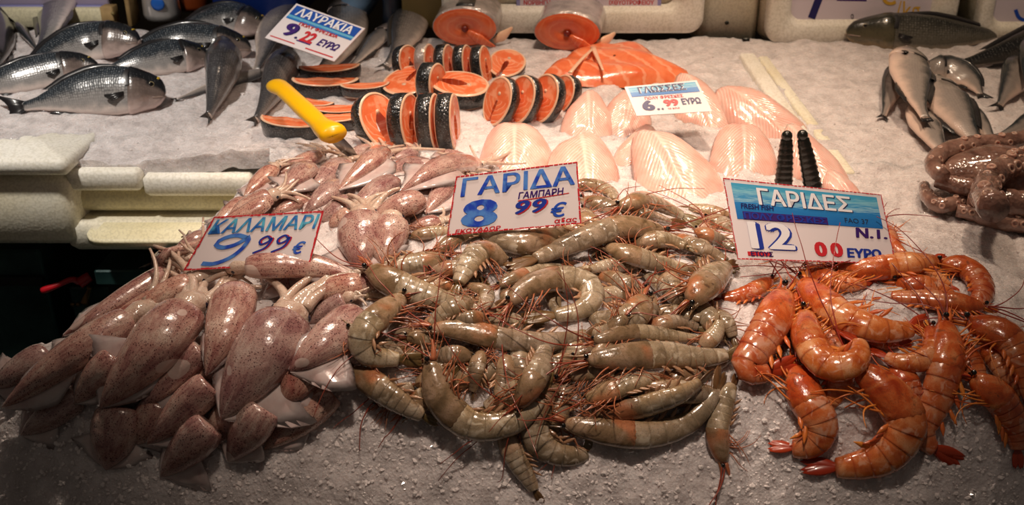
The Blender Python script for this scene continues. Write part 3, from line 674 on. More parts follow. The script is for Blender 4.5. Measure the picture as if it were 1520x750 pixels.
    for k in range(paddles):
        sl = .41 + .08 * k; b = at(P, sl) - at(D, sl) * H(sl) * .78 + vis * at(S, sl) * H(sl) * .22; e = unit(-at(D, sl) * .7 + at(T, sl) * rnd.uniform(.7, 1.5) + vis * .25 * at(S, sl)); ln = r * rnd.uniform(.7, 1.0)
        g = Geo(); tube(g, [b, b + e * ln * .5, b + e * ln], r * .15, None, 6, 7, flat=.4, up=at(S, sl), prof=([0, .5, 1], [.6, 1, .15])); g.build('swimmeret', kind['paddle'], t)
    for k in range(ants):
        sd = 1 if k % 2 else -1; b = at(P, 0) + sd * S[0] * r * .2 - D[0] * r * .05
        pts = path(b, -T[0] + D[0] * rnd.uniform(-.5, .5) + n0 * .25, L * rnd.uniform(.5, 1.15) * al, 9, X[0] * rnd.uniform(-.22, .22), .12, .045, .012)
        g = Geo(); tube(g, pts, .00085, .00035, 5, 26); g.build('antenna', kind['ant'], t)
    # short feelers between the eyes
    g = Geo()
    for k in range(4):
        pts = path(at(P, 0) - D[0] * r * .1 * k, -T[0] - D[0] * (.15 * k - .1) + n0 * rnd.uniform(-.1, .3), L * .16, 3, D[0] * 0, .15); tube(g, pts, r * .05, r * .012, 5, 7)
    for sd in (1, -1):
        b = at(P, .0) - D[0] * r * .12 + sd * S[0] * r * .16; tube(g, [b, b - T[0] * r * .6 - D[0] * r * .1, b - T[0] * r * 1.25 - D[0] * r * .12], r * .17, None, 6, 8, flat=.35, up=S[0], prof=([0, .4, 1], [.8, 1, .15]))
    g.build('feelers', kind['leg'], t)
    return t

# ------------------------------------------------------------------ whole fish
def fish(px, h, label, kind, group, name='sea_bream', cat='fish', dor='up', fat=.42, sink=.12, tailw=1.0, fins=True, brow=False, roll=.12, snout=.3, tailpx=None, squash=.8, headshow=True, up3=None):
    """px runs snout to root of the tail fin; dor: 'L' or 'R' of the way head to tail as seen, 'up' the back shows."""
    px = np.asarray(px, float); q, r = lay(px, h, sink, 9, .7, .08, squash, wprof=([0, .25, .6, 1], [.6, 1, .8, .3]))
    base = q.mean(axis=0); n0 = unit(normal_at(base) + np.array([0, -1.15 if dor != 'up' else -.35, .1])); N = 40
    P = catmull(q, N); T = tangents(P); X = unit(np.cross(T, n0)); tt = np.linspace(0, 1, N)
    sg = 1 if dor == 'R' else -1
    D = unit(X * sg * math.cos(roll) + n0 * math.sin(roll)) if dor != 'up' else unit(n0 + .3 * X)
    D = unit(D - (D * T).sum(1)[:, None] * T); S = np.cross(T, D); vis = 1 if np.dot(S.mean(axis=0), n0) > 0 else -1
    if dor == 'up': vis = 1
    o = base.copy(); o[2] -= r; t = thing(name, label, cat, o, group)
    hp = ([0, .02, .06, .13, .22, .34, .48, .64, .78, .9, .96, 1], [.12, snout, snout + .2, .76, .92, 1, .96, .76, .5, .27, .21, .2])
    H = r * np.interp(tt, *hp); Wd = r * fat * np.interp(tt, [0, .05, .2, .4, .7, 1], [.3, .62, 1, 1, .6, .16])
    at = lambda A, s: np.array([np.interp(s, tt, A[:, k]) for k in range(3)])
    Hf = lambda s: float(np.interp(s, tt, H)); Wf = lambda s: float(np.interp(s, tt, Wd))
    ang = np.arange(20) / 20 * 2 * math.pi; shp = np.ones((N, 20))
    g = Geo(); sweep(g, P, D, S, H, Wd, 20, tt, 1.0, shape=shp); g.build('body', kind[0], t)
    fm0 = kind[2]
    if headshow:
        s = np.array([0.003, .02, .05, .09, .13, .17, .21, .245, .26]); hh = np.interp(s, tt, H) * 1.035 + .0004; ww = np.interp(s, tt, Wd) * 1.10 + .0006; hh[-1] *= .97; ww[-1] *= .9
        Ph = np.stack([at(P, a) for a in s]); Dh = np.stack([at(D, a) for a in s]); Sh = np.stack([at(S, a) for a in s])
        g = Geo(); sweep(g, Ph - at(T, 0) * .001, Dh, Sh, hh, ww, 20, np.linspace(0, .26, len(s))); hd = g.build('head', kind[1], t)
        for sd in (1, -1):
            sl = .105; th = .5; c = at(P, sl) + at(D, sl) * Hf(sl) * .34 + sd * at(S, sl) * Wf(sl) * 1.04; g = Geo()
            ball(g, c, (r * .12, r * .12, r * .05), 12, 8, sx=[at(T, sl), at(D, sl), sd * at(S, sl)]); g.build('eye', FEYE, hd)
        g = Geo(); c = at(P, .0); e = [c + vis * at(S, .07) * Wf(.07) * 1.06 + at(T, 0) * Hf(0) * 0 + (at(P, .075) - c) - at(D, .07) * Hf(.07) * .42, c + vis * at(S, .03) * Wf(.03) * 1.0 + (at(P, .02) - c) - at(D, .03) * Hf(.03) * .28, c - at(T, 0) * .002 - at(D, 0) * Hf(0) * .2, c - vis * at(S, .03) * Wf(.03) * 1.0 + (at(P, .02) - c) - at(D, .03) * Hf(.03) * .28]
        tube(g, e, r * .035, r * .03, 6, 12); g.build('mouth', MOUTH, hd)
        g = Geo(); a_ = np.linspace(.30, 1.15, 8); pa = []
        for w_ in (-1, 0, 1):
            for q in a_:
                sl = .268 + .012 * w_ - .02 * abs(q - .7); pa.append(at(P, sl) + at(D, sl) * Hf(sl) * 1.04 * math.cos(q + .35) + vis * at(S, sl) * Wf(sl) * (1.10 + .02 * (w_ == 0)) * math.sin(q + .35))
        f, _, _ = grid_faces(3, 8, False); g.add(pa, f); g.build('gill_edge', fm0, t)
        if brow:
            g = Geo(); tube(g, [at(P, .075) + at(D, .08) * Hf(.075) * .84 + vis * at(S, .08) * Wf(.075) * .62, at(P, .07) + at(D, .08) * Hf(.07) * 1.03 + vis * at(S, .08) * Wf(.07) * .22, at(P, .07) + at(D, .08) * Hf(.07) * .99 - vis * at(S, .08) * Wf(.07) * .35], r * .075, r * .06, 6, 10, flat=.5, up=at(D, .08)); g.build('brow_band', GOLD, hd)
    def blade(name, pts_in, pts_out, mat, th=.0008):
        """A fin: a thin two-sided web between a root line and a ragged outer line."""
        A = catmull(pts_in, 10); B = catmull(pts_out, 10); nn = unit(np.cross(B.mean(0) - A.mean(0), A[-1] - A[0])); rows = []
        for f_, o_ in ((0, 1.6), (.5, 1), (1, .25), (1, -.25), (.5, -1), (0, -1.6)):
            rows.append(A * (1 - f_) + B * f_ + nn * th * o_ + nn * .0006 * np.sin(np.arange(10) * 2.2)[:, None])
        V = np.stack(rows, 1); f, _, _ = grid_faces(10, 6, True); g = Geo(); g.add(V.reshape(-1, 3), f); return g.build(name, mat, t)
    fm = kind[2]
    # tail fin: two lobes
    c, d, u = P[-1], T[-1], D[-1]; tl = r * .62 * tailw
    if tailw > 0:
        wav = S[-1] * r * .08
        blade('tail_fin', [c + u * H[-1] - d * .002, c, c - u * H[-1] - d * .002], [c + d * tl * 1.15 + u * tl * .78 + wav, c + d * tl * .62 + u * tl * .2 - wav, c + d * tl * .62 - u * tl * .2, c + d * tl * 1.15 - u * tl * .78 + wav], fm)
    if fins:
        ss = np.linspace(.30, .80, 5); blade('dorsal_fin', [at(P, a) + at(D, a) * Hf(a) * .97 for a in ss], [at(P, a + .05) + at(D, a) * (Hf(a) + r * hgt) for a, hgt in zip(ss, (.07, .17, .15, .12, .04))], fm)
        ss = np.linspace(.62, .80, 4); blade('anal_fin', [at(P, a) - at(D, a) * Hf(a) * .97 for a in ss], [at(P, a + .05) - at(D, a) * (Hf(a) + r * hgt) for a, hgt in zip(ss, (.05, .17, .12, .04))], fm)
        for sd in ((vis,) if dor != 'up' else (1, -1)):
            sl = .275; b = at(P, sl) + sd * at(S, sl) * Wf(sl) * 1.0 - at(D, sl) * Hf(sl) * .28; e = unit(at(T, sl) - .25 * at(D, sl) + sd * .16 * at(S, sl)); l_ = r * .72
            blade('pectoral_fin', [b + at(D, sl) * r * .09, b, b - at(D, sl) * r * .09], [b + e * l_ + at(D, sl) * r * .1, b + e * l_ * .95, b + e * l_ * .6 - at(D, sl) * r * .2], fm)
    return t

# ------------------------------------------------------------------ salmon steaks
def steak(c, nrm, up, rad, th, label, group='salmon steaks', slot=.55, halfcut=False, silver=False, aspect=.9, flesh=None):
    """Slab cut across the fish: axis nrm, back of the fish towards up; a belly slot opens opposite."""
    nrm = unit(nrm); up = unit(np.asarray(up, float) - np.dot(up, nrm) * nrm); sd = np.cross(nrm, up); c = np.asarray(c, float)
    t = thing('salmon_steak', label, 'fish steak', c - np.array([0, 0, rad * .8]), group)
    n = 40; a = np.linspace(-math.pi, math.pi, n, endpoint=False); out = []
    if not halfcut:
        # outline walked from one belly flap round the back to the other, then up into the slot
        aa = np.linspace(math.pi - .16, -math.pi + .16, 40); x = np.sin(aa) * aspect; y = np.cos(aa); k_ = np.abs(aa) / math.pi
        x = x * (1 - .10 * k_); y = np.where(y < 0, y * 1.12, y)
        O = np.stack([x, y], -1); w_ = .17 * slot + .04
        ins = np.array([[-w_ * .7, -.8], [-w_ * 1.5, -.4], [-w_ * 1.3, -.05], [-w_ * .4, .18 * slot * 2 - .05], [w_ * .4, .18 * slot * 2 - .05], [w_ * 1.3, -.05], [w_ * 1.5, -.4], [w_ * .7, -.8]])
        nO = len(O); poly = np.vstack([O, ins])
    else:
        aa = np.linspace(math.pi / 2, -math.pi / 2, 26); O = np.stack([np.sin(aa) * 1.15, np.cos(aa) * .62], -1); nO = len(O)
        poly = np.vstack([O, [[-.7, .04], [-.25, -.05], [.25, .03], [.7, -.03]]])
    poly = poly * rad; cen = poly.mean(axis=0) if halfcut else np.array([0, rad * .45])
    def put(p, z): return c + sd * p[:, :1] + up * p[:, 1:] + nrm * z
    m = len(poly); g = Geo(); rings = []
    for ins_, z in ((.0, -.5), (.0, .5)): rings.append(put(poly, th * z))
    # faces: domed slightly by an inner ring; polar uv for the flake lines
    import mathutils.geometry as mg
    inner = poly * .93 + cen * .07
    V = np.vstack([put(poly, -th * .44), put(poly, th * .44), put(inner, -th * .5), put(inner, th * .5)]); f = []; uv = []
    def U(i):
        p = (poly[i % m] if i < 2 * m else inner[i % m]) / rad; return (np.linalg.norm(p - np.array([0, .15])) * .5, math.atan2(p[0], p[1]) / 6.283 + .5)
    for i in range(m):
        j = (i + 1) % m
        for q in ((i, j, m + j, m + i), (m + i, m + j, 3 * m + j, 3 * m + i), (j, i, 2 * m + i, 2 * m + j)): f.append(q)
    tri = mg.tessellate_polygon([[Vector((p[0], p[1], 0)) for p in inner]])
    for q in tri:
        f.append(tuple(3 * m + i for i in q)); f.append(tuple(2 * m + i for i in q[::-1]))
    uv = [U(i) for q in f for i in q]
    g.add(V, f, uv); o = g.build('flesh', flesh or SAL, t, smooth=False)
    # skin: a band round the outer rim, and the pale fat line at its two edges
    R = O * rad; cc = R.mean(axis=0); Rk = cc + (R - cc) * 1.035; Ri = cc + (R - cc) * .985
    rows = np.stack([put(Ri, -th * .47), put(Rk, -th * .44), put(Rk + (Rk - cc) * .02, 0), put(Rk, th * .44), put(Ri, th * .47)], 1)
    f, _, _ = grid_faces(nO, 5, False); g = Geo(); g.add(rows.reshape(-1, 3), f); g.build('skin', SKINS if silver else SKIN, t)
    for z in (-1, 1):
        rows = np.stack([put(Rk * .995 + cc * .005, z * th * .445), put(cc + (R - cc) * .985, z * th * .525), put(cc + (R - cc) * .93, z * th * .515), put(cc + (R - cc) * .93, z * th * .49)], 1)
        f, _, _ = grid_faces(nO, 4, False); g = Geo(); g.add(rows.reshape(-1, 3), f); g.build('fat_edge', FAT, t)
    if not halfcut:
        g = Geo(); b = c + up * rad * .3; tube(g, [b - nrm * th * .515, b + nrm * th * .515], rad * .085, None, 10, 4); g.build('bone', BONE, t)
    return t

# ------------------------------------------------------------------ white fillets: folded, domed
def fillet(cx, cy, w, h, ang, label, dome_=.46, group='white fillets on the ice'):
    """cx, cy, w, h in pixels; ang: direction of the seam, degrees from the sight line."""
    q, s = hit([cx], [cy + h * .12], .012); c = q[0]; s = s[0]; n0 = unit(normal_at(c, .05) + np.array([0, -.5, 0])); rx = w / 2 * s / F; 
    a = math.radians(ang); fw = unit(np.array([math.sin(a), math.cos(a), 0]) - n0 * np.dot([math.sin(a), math.cos(a), 0], n0)); sx = np.cross(fw, n0)
    ry = h / 2 * s / F * 2.0; M, K = 26, 30; V = []; uv0 = []
    seed = cx * .13
    for i in range(M):
        rr = i / (M - 1)
        for j in range(K):
            th = j / K * 2 * math.pi; lob = 1 + .06 * math.sin(2 * th + seed) + .05 * math.sin(3 * th + seed * 2) + .03 * math.sin(5 * th + seed)
            # a spade shape: wide towards the viewer, narrower at the far end
            x = math.sin(th) * rr * lob * (1 - .18 * math.cos(th)); y = math.cos(th) * rr * lob
            z = dome_ * (1 - rr ** 2.6) ** .7 * (1 - .12 * math.exp(-(x / .07) ** 2)) + .03 * math.sin(x * 9 + seed) * (1 - rr) + .02 * mnoise.noise((x * 4, y * 4, seed))
            V.append(c + sx * x * rx + fw * y * ry + n0 * (z * rx - .012)); uv0.append((y * .5 + .5, x * .5 + .5))
    V = np.array(V); f, _, _ = grid_faces(M, K, True); f = [tuple(x) for x in f] + [tuple((M - 1) * K + k for k in range(K))]
    uv = [uv0[i] for q_ in f for i in q_]; g = Geo(); g.add(V, f, uv); o = g.build('fish_fillet', SOLE, None, c); tag(o, label, 'fish fillet', group); return o

# ------------------------------------------------------------------ cards and writing
def text_geo(body, bold=0.0, shear=0.0, res=3):
    cu = bpy.data.curves.new('writing', 'FONT'); cu.body = body; cu.size = 1; cu.shear = shear; cu.resolution_u = res
    o = bpy.data.objects.new('writing', cu); COL.objects.link(o); bpy.context.view_layer.update(); me = o.to_mesh()
    v = np.array([p.co[:] for p in me.vertices])[:, :2]; f = [tuple(p.vertices) for p in me.polygons]; o.to_mesh_clear(); bpy.data.objects.remove(o); bpy.data.curves.remove(cu)
    if bold > 0:
        k = len(v); V, F_ = [v], list(f)
        for q in range(8):
            V.append(v + bold * np.array([math.cos(q * .7854), math.sin(q * .7854) * .6])); F_ += [tuple(i + k * (q + 1) for i in p) for p in f]
        v, f = np.vstack(V), F_
    lo, hi = v.min(0), v.max(0); v = (v - lo) / (hi - lo)
    n_ = len(v) // 9 if bold > 0 else len(v); return np.hstack([v, (np.arange(len(v)) // max(n_, 1))[:, None] * 1.6e-5]), f
class Card:
    def __init__(s, name, label, corners, cat='price card', lean=None, at_px=None, lift=.01, mat=CARD, th=.0016, Y=None, group=None, yaw=0.0):
        """corners: TL TR BR BL in pixels. The card stands in a plane through the spot seen at at_px, leaning back by lean degrees."""
        if Y is None: base = hit([at_px[0]], [at_px[1]], lift)[0][0]
        else: base = plane_y(np.mean([c[0] for c in corners]), corners[2][1], Y)
        l_ = math.radians(lean or 0); y_ = math.radians(yaw); n = np.array([math.sin(y_) * math.cos(l_), -math.cos(y_) * math.cos(l_), math.sin(l_)]); s.n = n; K = []
        for p in corners:
            d = ray(*p); o = np.array([0, 0, CAMZ]); K.append(o + d * np.dot(base - o, n) / np.dot(d, n))
        s.K = np.array(K); s.t = thing(name, label, cat, s.K[2:].mean(axis=0), group); s.th = th
        f = [(0, 1, 2, 3), (7, 6, 5, 4)] + [(i, i + 4, (i + 1) % 4 + 4, (i + 1) % 4) for i in range(4)]
        g = Geo(); g.add(np.vstack([s.K, s.K - n * th]), f); s.o = flat_shade(g.build('card', mat, s.t))
    def P(s, u, v, z=0): # u to the right, v down
        u = np.asarray(u)[..., None]; v = np.asarray(v)[..., None]; K = s.K
        return (K[0] * (1 - u) + K[1] * u) * (1 - v) + (K[3] * (1 - u) + K[2] * u) * v + s.n * z
    def rect(s, name, u0, v0, u1, v1, mat, z=.0004, n=1):
        g = Geo(); P = s.P(np.array([u0, u1, u1, u0]), np.array([v0, v0, v1, v1]), z); g.add(P, [(3, 2, 1, 0)], [(0, 0), (1, 0), (1, 1), (0, 1)]); return g.build(name, mat, s.t, smooth=False)
    def poly(s, name, pts, mat, z=.0006):
        g = Geo(); p = np.array(pts); g.add(s.P(p[:, 0], p[:, 1], z), [tuple(range(len(p)))]); return g.build(name, mat, s.t, smooth=False)
    def stroke(s, name, pts, w, mat, z=.0006, asp=1.0, prof=None):
        """A brush stroke in card units; asp = card width / height."""
        P = catmull(np.array(pts, float) * (asp, 1), 26); T = np.gradient(P, axis=0); T /= np.linalg.norm(T, axis=1)[:, None]; Nn = np.stack([-T[:, 1], T[:, 0]], -1)
        ww = w * (np.ones(26) if prof is None else np.interp(np.linspace(0, 1, 26), *prof)); A = (P + Nn * ww[:, None] / 2) / (asp, 1); B = (P - Nn * ww[:, None] / 2) / (asp, 1)
        V = np.vstack([s.P(A[:, 0], A[:, 1], z), s.P(B[:, 0], B[:, 1], z)]); g = Geo(); g.add(V, [(i, i + 1, 27 + i, 26 + i) for i in range(25)]); return g.build(name, mat, s.t, smooth=False)
    def text(s, body, u0, v0, u1, v1, mat, bold=0.0, shear=0.0, z=.0006, skew=0.0):
        """Writing filling the box u0..u1, v0 (top) .. v1 (foot); skew lowers its right end."""
        v, f = text_geo(body, bold, shear); u = u0 + (u1 - u0) * v[:, 0]; w = v1 + (v0 - v1) * v[:, 1] + skew * v[:, 0]
        g = Geo(); g.add(s.P(u, w, 0) + s.n * (z + v[:, 2:3]), f); return g.build('writing', mat, s.t, smooth=False)
    def dashes(s, mat, n=(26, 16), w=.012, asp=1.6, skip=.25):
        g = Geo()
        for side in range(4):
            k = n[side % 2]
            for i in range(k):
                a, b = i / k, (i + 1 - skip * rnd.random()) / k; ww = w * rnd.uniform(.7, 1.3); wx = ww / asp
                q = {0: (a, 0, b, ww), 2: (a, 1 - ww, b, 1), 1: (1 - wx, a, 1, b), 3: (0, a, wx, b)}[side]
                P = s.P(np.array([q[0], q[2], q[2], q[0]]), np.array([q[1], q[1], q[3], q[3]]), .0005); g.add(P, [(3, 2, 1, 0)])
        return g.build('border', mat, s.t, smooth=False)
# ------------------------------------------------------------------ whole fish on the left
BG = 'sea breams on the left ice'
def bream(px, h, label, **kw): return fish(px, h, label, (BRM, BRH, FIN_D), BG, 'sea_bream', brow=True, **kw)
bream([(395, 40), (345, 28), (300, 34), (262, 46)], 54, 'sea bream farthest back, in front of the dark blue crate', dor='R', snout=.34)
bream([(372, 74), (325, 64), (260, 60), (206, 72), (180, 76)], 58, 'sea bream directly in front of the one by the blue crate', dor='R', snout=.36)
bream([(207, 64), (165, 58), (110, 68), (60, 92), (30, 112)], 62, 'sea bream in front of the wooden post, head to the right', dor='R', snout=.36)
bream([(310, 86), (272, 82), (222, 90), (180, 100), (150, 106)], 56, 'sea bream in the middle row, snout beside the grey fish back', dor='R', snout=.36)
bream([(146, 100), (100, 100), (40, 112), (-10, 124), (-60, 130)], 56, 'pale flanked sea bream lying at the left edge, third row', dor='R', snout=.3)
fish([(95, -38), (86, 8), (72, 52), (52, 86)], 66, 'sea bream standing belly outward before the lilac board, head cut off by frame', (BRM, BRH, FIN_D), BG, 'sea_bream', dor='R', tailw=.7)
fish([(-6, 12), (4, 50), (-2, 84), (-24, 112)], 60, 'dark sea bream cut by the left frame edge, upright', (DRK, DRK, FIN_D), BG, 'sea_bream', dor='up')
fish([(30, 40), (46, 62), (58, 78)], 34, 'small pale belly of a fish wedged under the upright bream', (SMF, SMF, FIN), BG, 'sea_bream', dor='up', headshow=False, fins=False, tailw=.5)
bream([(245, 142), (200, 134), (130, 138), (64, 152), (36, 158)], 76, 'large sea bream nearest the viewer, alone at the front of the ice', dor='R', snout=.4, tailw=1.6)
SBG = 'sea bass among the salmon steaks'
def bass(px, h, label, **kw):
    kw.setdefault('dor', 'L'); kw.setdefault('snout', .22); return fish(px, h, label, (BAS, BASH, FIN), SBG, 'sea_bass', **kw)
bass([(618, 6), (608, 36), (592, 72), (574, 98)], 56, 'sea bass standing snout up left of the left salmon half', dor='R', tailw=.9, roll=.5)
bass([(582, 34), (556, 62), (532, 88), (516, 100)], 30, 'slim sea bass lying behind the upright one, tail to lower left', dor='R')
bass([(512, 0), (516, 34), (504, 72), (478, 104), (462, 116)], 66, 'sea bass right behind the tilted price card', dor='R', fins=False, roll=.5)
bass([(440, 0), (406, 38), (392, 76), (380, 104)], 58, 'sea bass left of the tilted price card, pale belly to the left', dor='L', fins=False, roll=.4)
bass([(400, 104), (350, 118), (300, 134), (262, 148)], 24, 'dark tail stem of a fish stretched behind the grey backed fish', fins=False, headshow=False)
bass([(336, 70), (330, 100), (320, 140), (310, 172)], 62, 'grey backed sea bass with rounded shoulder, tail down, left of the knife', dor='up', fat=.85, headshow=False, fins=False, tailw=1.0, snout=.62)
bass([(432, 84), (414, 112), (396, 150), (380, 178)], 58, 'sea bass partly under the yellow knife handle, tail down', dor='up', fat=.85, headshow=False, fins=False, tailw=1.0, snout=.62)

# ------------------------------------------------------------------ whole fish on the right
RG = 'fish on the right-hand ice'
fish([(1256, 50), (1310, 46), (1380, 50), (1450, 52), (1492, 50)], 58, 'large dark green fish lying behind, blunt head to the left', (CRO, CROH, FIN_D), RG, 'croaker', dor='L', snout=.42, tailw=.6, roll=.3)
fish([(1600, 34), (1540, 62), (1470, 84), (1414, 98)], 56, 'black scaly fish at the right edge, tail pointing left', (DRK, DRK, FIN_D), RG, 'dark_fish', dor='R', headshow=False, tailw=.45)
sp = lambda px, h, label, **kw: fish(px, h, label, (SMF, SMF, FIN_D), RG, 'small_bream', **kw)
sp([(1368, 104), (1405, 104), (1436, 118), (1456, 140)], 48, 'small fish behind the two upright bellies, tail to the right', dor='L', snout=.3)
sp([(1336, 98), (1326, 124), (1318, 150), (1312, 172)], 40, 'small fish left of the two upright bellies, tail down', dor='R', headshow=False, fins=False, tailw=1.1, snout=.4)
sp([(1330, 90), (1338, 100), (1346, 116)], 22, 'dark fish end peeping out left of the taller upright belly', dor='L', headshow=False, fins=False, tailw=.4)
sp([(1362, 158), (1374, 186), (1392, 216), (1408, 238)], 52, 'small fish belly below the taller upright one, in front', dor='L', headshow=False, fins=False, tailw=.4)
sp([(1348, 74), (1352, 110), (1362, 150), (1374, 176)], 62, 'taller pale bellied fish propped up snout first', dor='L', roll=.2, snout=.26, tailw=.5, sink=.0)
sp([(1378, 116), (1404, 150), (1430, 186), (1456, 222)], 74, 'pale bellied fish propped up beside the taller, nearer the octopus', dor='L', roll=.2, snout=.26, tailw=.4, sink=.0)
sp([(1412, 150), (1446, 176), (1470, 204), (1486, 216)], 40, 'dark backed small fish sliding behind the nearer propped fish', dor='L', headshow=False, fins=False, tailw=.5)
sp([(1520, 92), (1504, 120), (1490, 144), (1484, 156)], 54, 'small fish near the right edge, dark tail down', dor='R', headshow=False, fins=False, tailw=1.1)
sp([(1530, 60), (1528, 100), (1530, 150)], 36, 'pale fish belly cut by the right frame edge', dor='R', headshow=False, fins=False, tailw=.5)
sp([(1545, 172), (1512, 190), (1480, 202)], 32, 'small fish at the right edge just above the octopus, tail left', dor='R', headshow=False, fins=False, tailw=.8)

# ------------------------------------------------------------------ salmon
def salmon_half(cx, cy, w, h, back, label):
    q, s = hit([cx], [cy + h * .5], .0); s = s[0]; rx = w / 2 * s / F; rz = h / 2 * s / F * 1.12; c = q[0] + np.array([0, 0.02, rz * .98])
    ax = unit(np.array(back)); up = unit(np.array([0, 0, 1]) - ax * ax[2]); sd = np.cross(ax, up); t = thing('salmon_half', label, 'salmon', q[0], 'salmon halves')
    m = 14; ss = np.linspace(0, 1, m); Lb = .21; P = c + ax * (ss * Lb)[:, None]; f_ = np.interp(ss, [0, .5, .8, 1], [1, 1.02, .85, .55])
    g = Geo(); sweep(g, P, np.tile(up, (m, 1)), np.tile(sd, (m, 1)), rz * f_, rx * f_, 28, ss, .92); g.build('skin', SKINS, t)
    an = np.arange(28) / 28 * 6.283; R = np.where(np.cos(an) > 0, np.cos(an), np.cos(an) * .92); V = []; uv = []
    for i, rr in enumerate((.97, .9, .6, .36, .2, .02)):
        dpt = (-.002, -.004, -.004, -.003, -.001, .002)[i]
        V.append(c + up * (R * rr * rz)[:, None] + sd * (np.sin(an) * rr * rx)[:, None] - ax * (.0015 - dpt)); uv.append(np.stack([np.full(28, rr * .45), an / 6.283], -1))
    V = np.array(V); f, i, j = grid_faces(6, 28, True); uvl = np.array(uv).reshape(-1, 2)[np.array(f).ravel()]
    g = Geo(); g.add(V.reshape(-1, 3), f, uvl); g.build('flesh', SALD, t)
    g = Geo(); b = c - ax * .004 - up * rz * .05; ball(g, b, (rx * .10, rx * .10, .004), sx=[up, sd, ax]); g.build('bone', plain('dark_bone', C(120, 40, 34), .3), t)
    # pale belly fold and a fin to the right
    for nm, mt, pts, w_ in (('belly_flap', SALD, [c + sd * rx * .1 - up * rz * .15 - ax * .008, c + sd * rx * .55 - up * rz * .55 - ax * .012, c + sd * rx * .92 - up * rz * .92 - ax * .004], .010), ('belly_fin', FAT, [c + sd * rx * .85 - up * rz * .75 + ax * .01, c + sd * rx * 1.12 - up * rz * .55 + ax * .02, c + sd * rx * 1.38 - up * rz * .30 + ax * .04], .010)):
        g = Geo(); tube(g, pts, w_, None, 8, 12, flat=.35, up=ax, prof=([0, .4, 1], [.5, 1, .25])); g.build(nm, mt, t)
    g = Geo(); xs_ = np.linspace(.06, .75, 10); tube(g, [c + up * rz * 1.0 + ax * Lb * x for x in (.05, .3, .6, .9)], rx * .30, None, 10, 10, flat=.12, up=up, prof=([0, 1], [1, .5])); g.build('back_stripe', SKIN, t) if cx < 700 else None
salmon_half(690, 47, 98, 54, (.10, .95, .10), 'left one of the two salmon halves with orange cut face towards viewer')
salmon_half(842, 54, 100, 54, (.16, .95, .10), 'right one of the two salmon halves, above the long orange fillet')

def slab(name, label, cat, out_px, hgt, mat, group=None, lift=.0, wob=.25, mats_side=None):
    q, s = hit(np.array(out_px)[:, 0], np.array(out_px)[:, 1], lift); k = len(q); O = catmull(np.vstack([q, q[:1]]), 49)[:-1]; c = O.mean(axis=0); K = len(O)
    n0 = normal_at(c, .06); V = []; uv = []; M = 12
    for i in range(M):
        r = 1 - i / (M - 1) * .98; z = hgt * (0 if i == 0 else (1 - r ** 5) ** .5)
        p = c + (O - c) * r; x = p[:, 0] - c[0]; y = p[:, 1] - c[1]
        V.append(p + n0 * (z * (1 + wob * np.sin(x * 40) * .6 + wob * np.sin(y * 70 + x * 25) * .6)[:, None] - .004)); uv.append(np.stack([x * 3 + y * 2, y * 4], -1))
    V = np.array(V); f, _, _ = grid_faces(M, K, True); uvl = np.array(uv).reshape(-1, 2)[np.array(f).ravel()]
    t = thing(name, label, cat, c, group); g = Geo(); g.add(V.reshape(-1, 3), f, uvl); g.build('flesh', mat, t); return t, c, O, n0
t, c, O, n0 = slab('salmon_fillet', 'long bright orange salmon fillet behind the sole card', 'fish fillet', [(800, 116), (840, 88), (870, 68), (905, 74), (950, 76), (990, 98), (1032, 119), (980, 124), (920, 127), (850, 124)], .026, SAL, lift=.005)
g = Geo(); a = hit([846], [108], .03)[0][0]; b = hit([880], [72], .03)[0][0]; tube(g, [a, (a + b) / 2 + (0, 0, .002), b], .004, .003, 8, flat=.4); g.build('fat_seam', FAT, t)
g = Geo(); a = hit([880], [70], .03)[0][0]; b = hit([895], [104], .03)[0][0]; tube(g, [a, (a + b) / 2, b], .005, .002, 8, flat=.4); g.build('fat_seam', FAT, t)

def stand(cx, cy, d, th_px, nrm, label, up=(0, 0, 1), lift=.8, **kw):
    _, s = hit([cx], [cy], .03); r = d / 2 * s[0] / F; q, s = hit([cx], [cy], r * lift); return steak(q[0], nrm, up, r, th_px * s[0] / F, label, **kw)
def flat(cx, cy, w, th_px, label, back=(0, -1, 0), tilt=(0, -.12, 1), lift=.012, **kw):
    q, s = hit([cx], [cy], lift); r = w / 2 * s[0] / F; return steak(q[0], tilt, back, r, th_px * s[0] / F, label, **kw)
# back row, right of the sea bass
stand(604, 96, 56, 16, (.75, -.5, .25), 'first steak of the back standing row, beside the upright sea bass', group='salmon steaks standing in a back row', silver=False)
for k, (cx, lb) in enumerate(((632, 'second steak from the left in the back standing row'), (660, 'third steak from the left in the back standing row'), (688, 'fourth steak from the left in the back standing row'), (714, 'fifth steak from the left in the back standing row'))):
    stand(cx, 95 + k, 58, 17, (.93, -.28, .12 + .02 * k), lb, group='salmon steaks standing in a back row', silver=(k == 0), up=(.05 * k, .1, 1))
flat(752, 98, 62, 16, 'steak lying flat at the right end of the back standing row', back=(.3, 1, 0), tilt=(.1, -.45, 1), slot=.3)
# middle: two flat ones with one standing between
flat(606, 126, 82, 16, 'flat steak with wet shining face left of the lone standing slice', back=(-.4, -1, 0), tilt=(-.05, -.25, 1), slot=.2)
flat(684, 134, 82, 24, 'flat steak right of the lone standing slice, dark skin to viewer', back=(1, -.25, 0), tilt=(.06, -.25, 1), slot=.7, lift=.02)
stand(640, 124, 60, 24, (.9, -.42, .05), 'lone standing steak wedged between two flat ones', lift=.95)
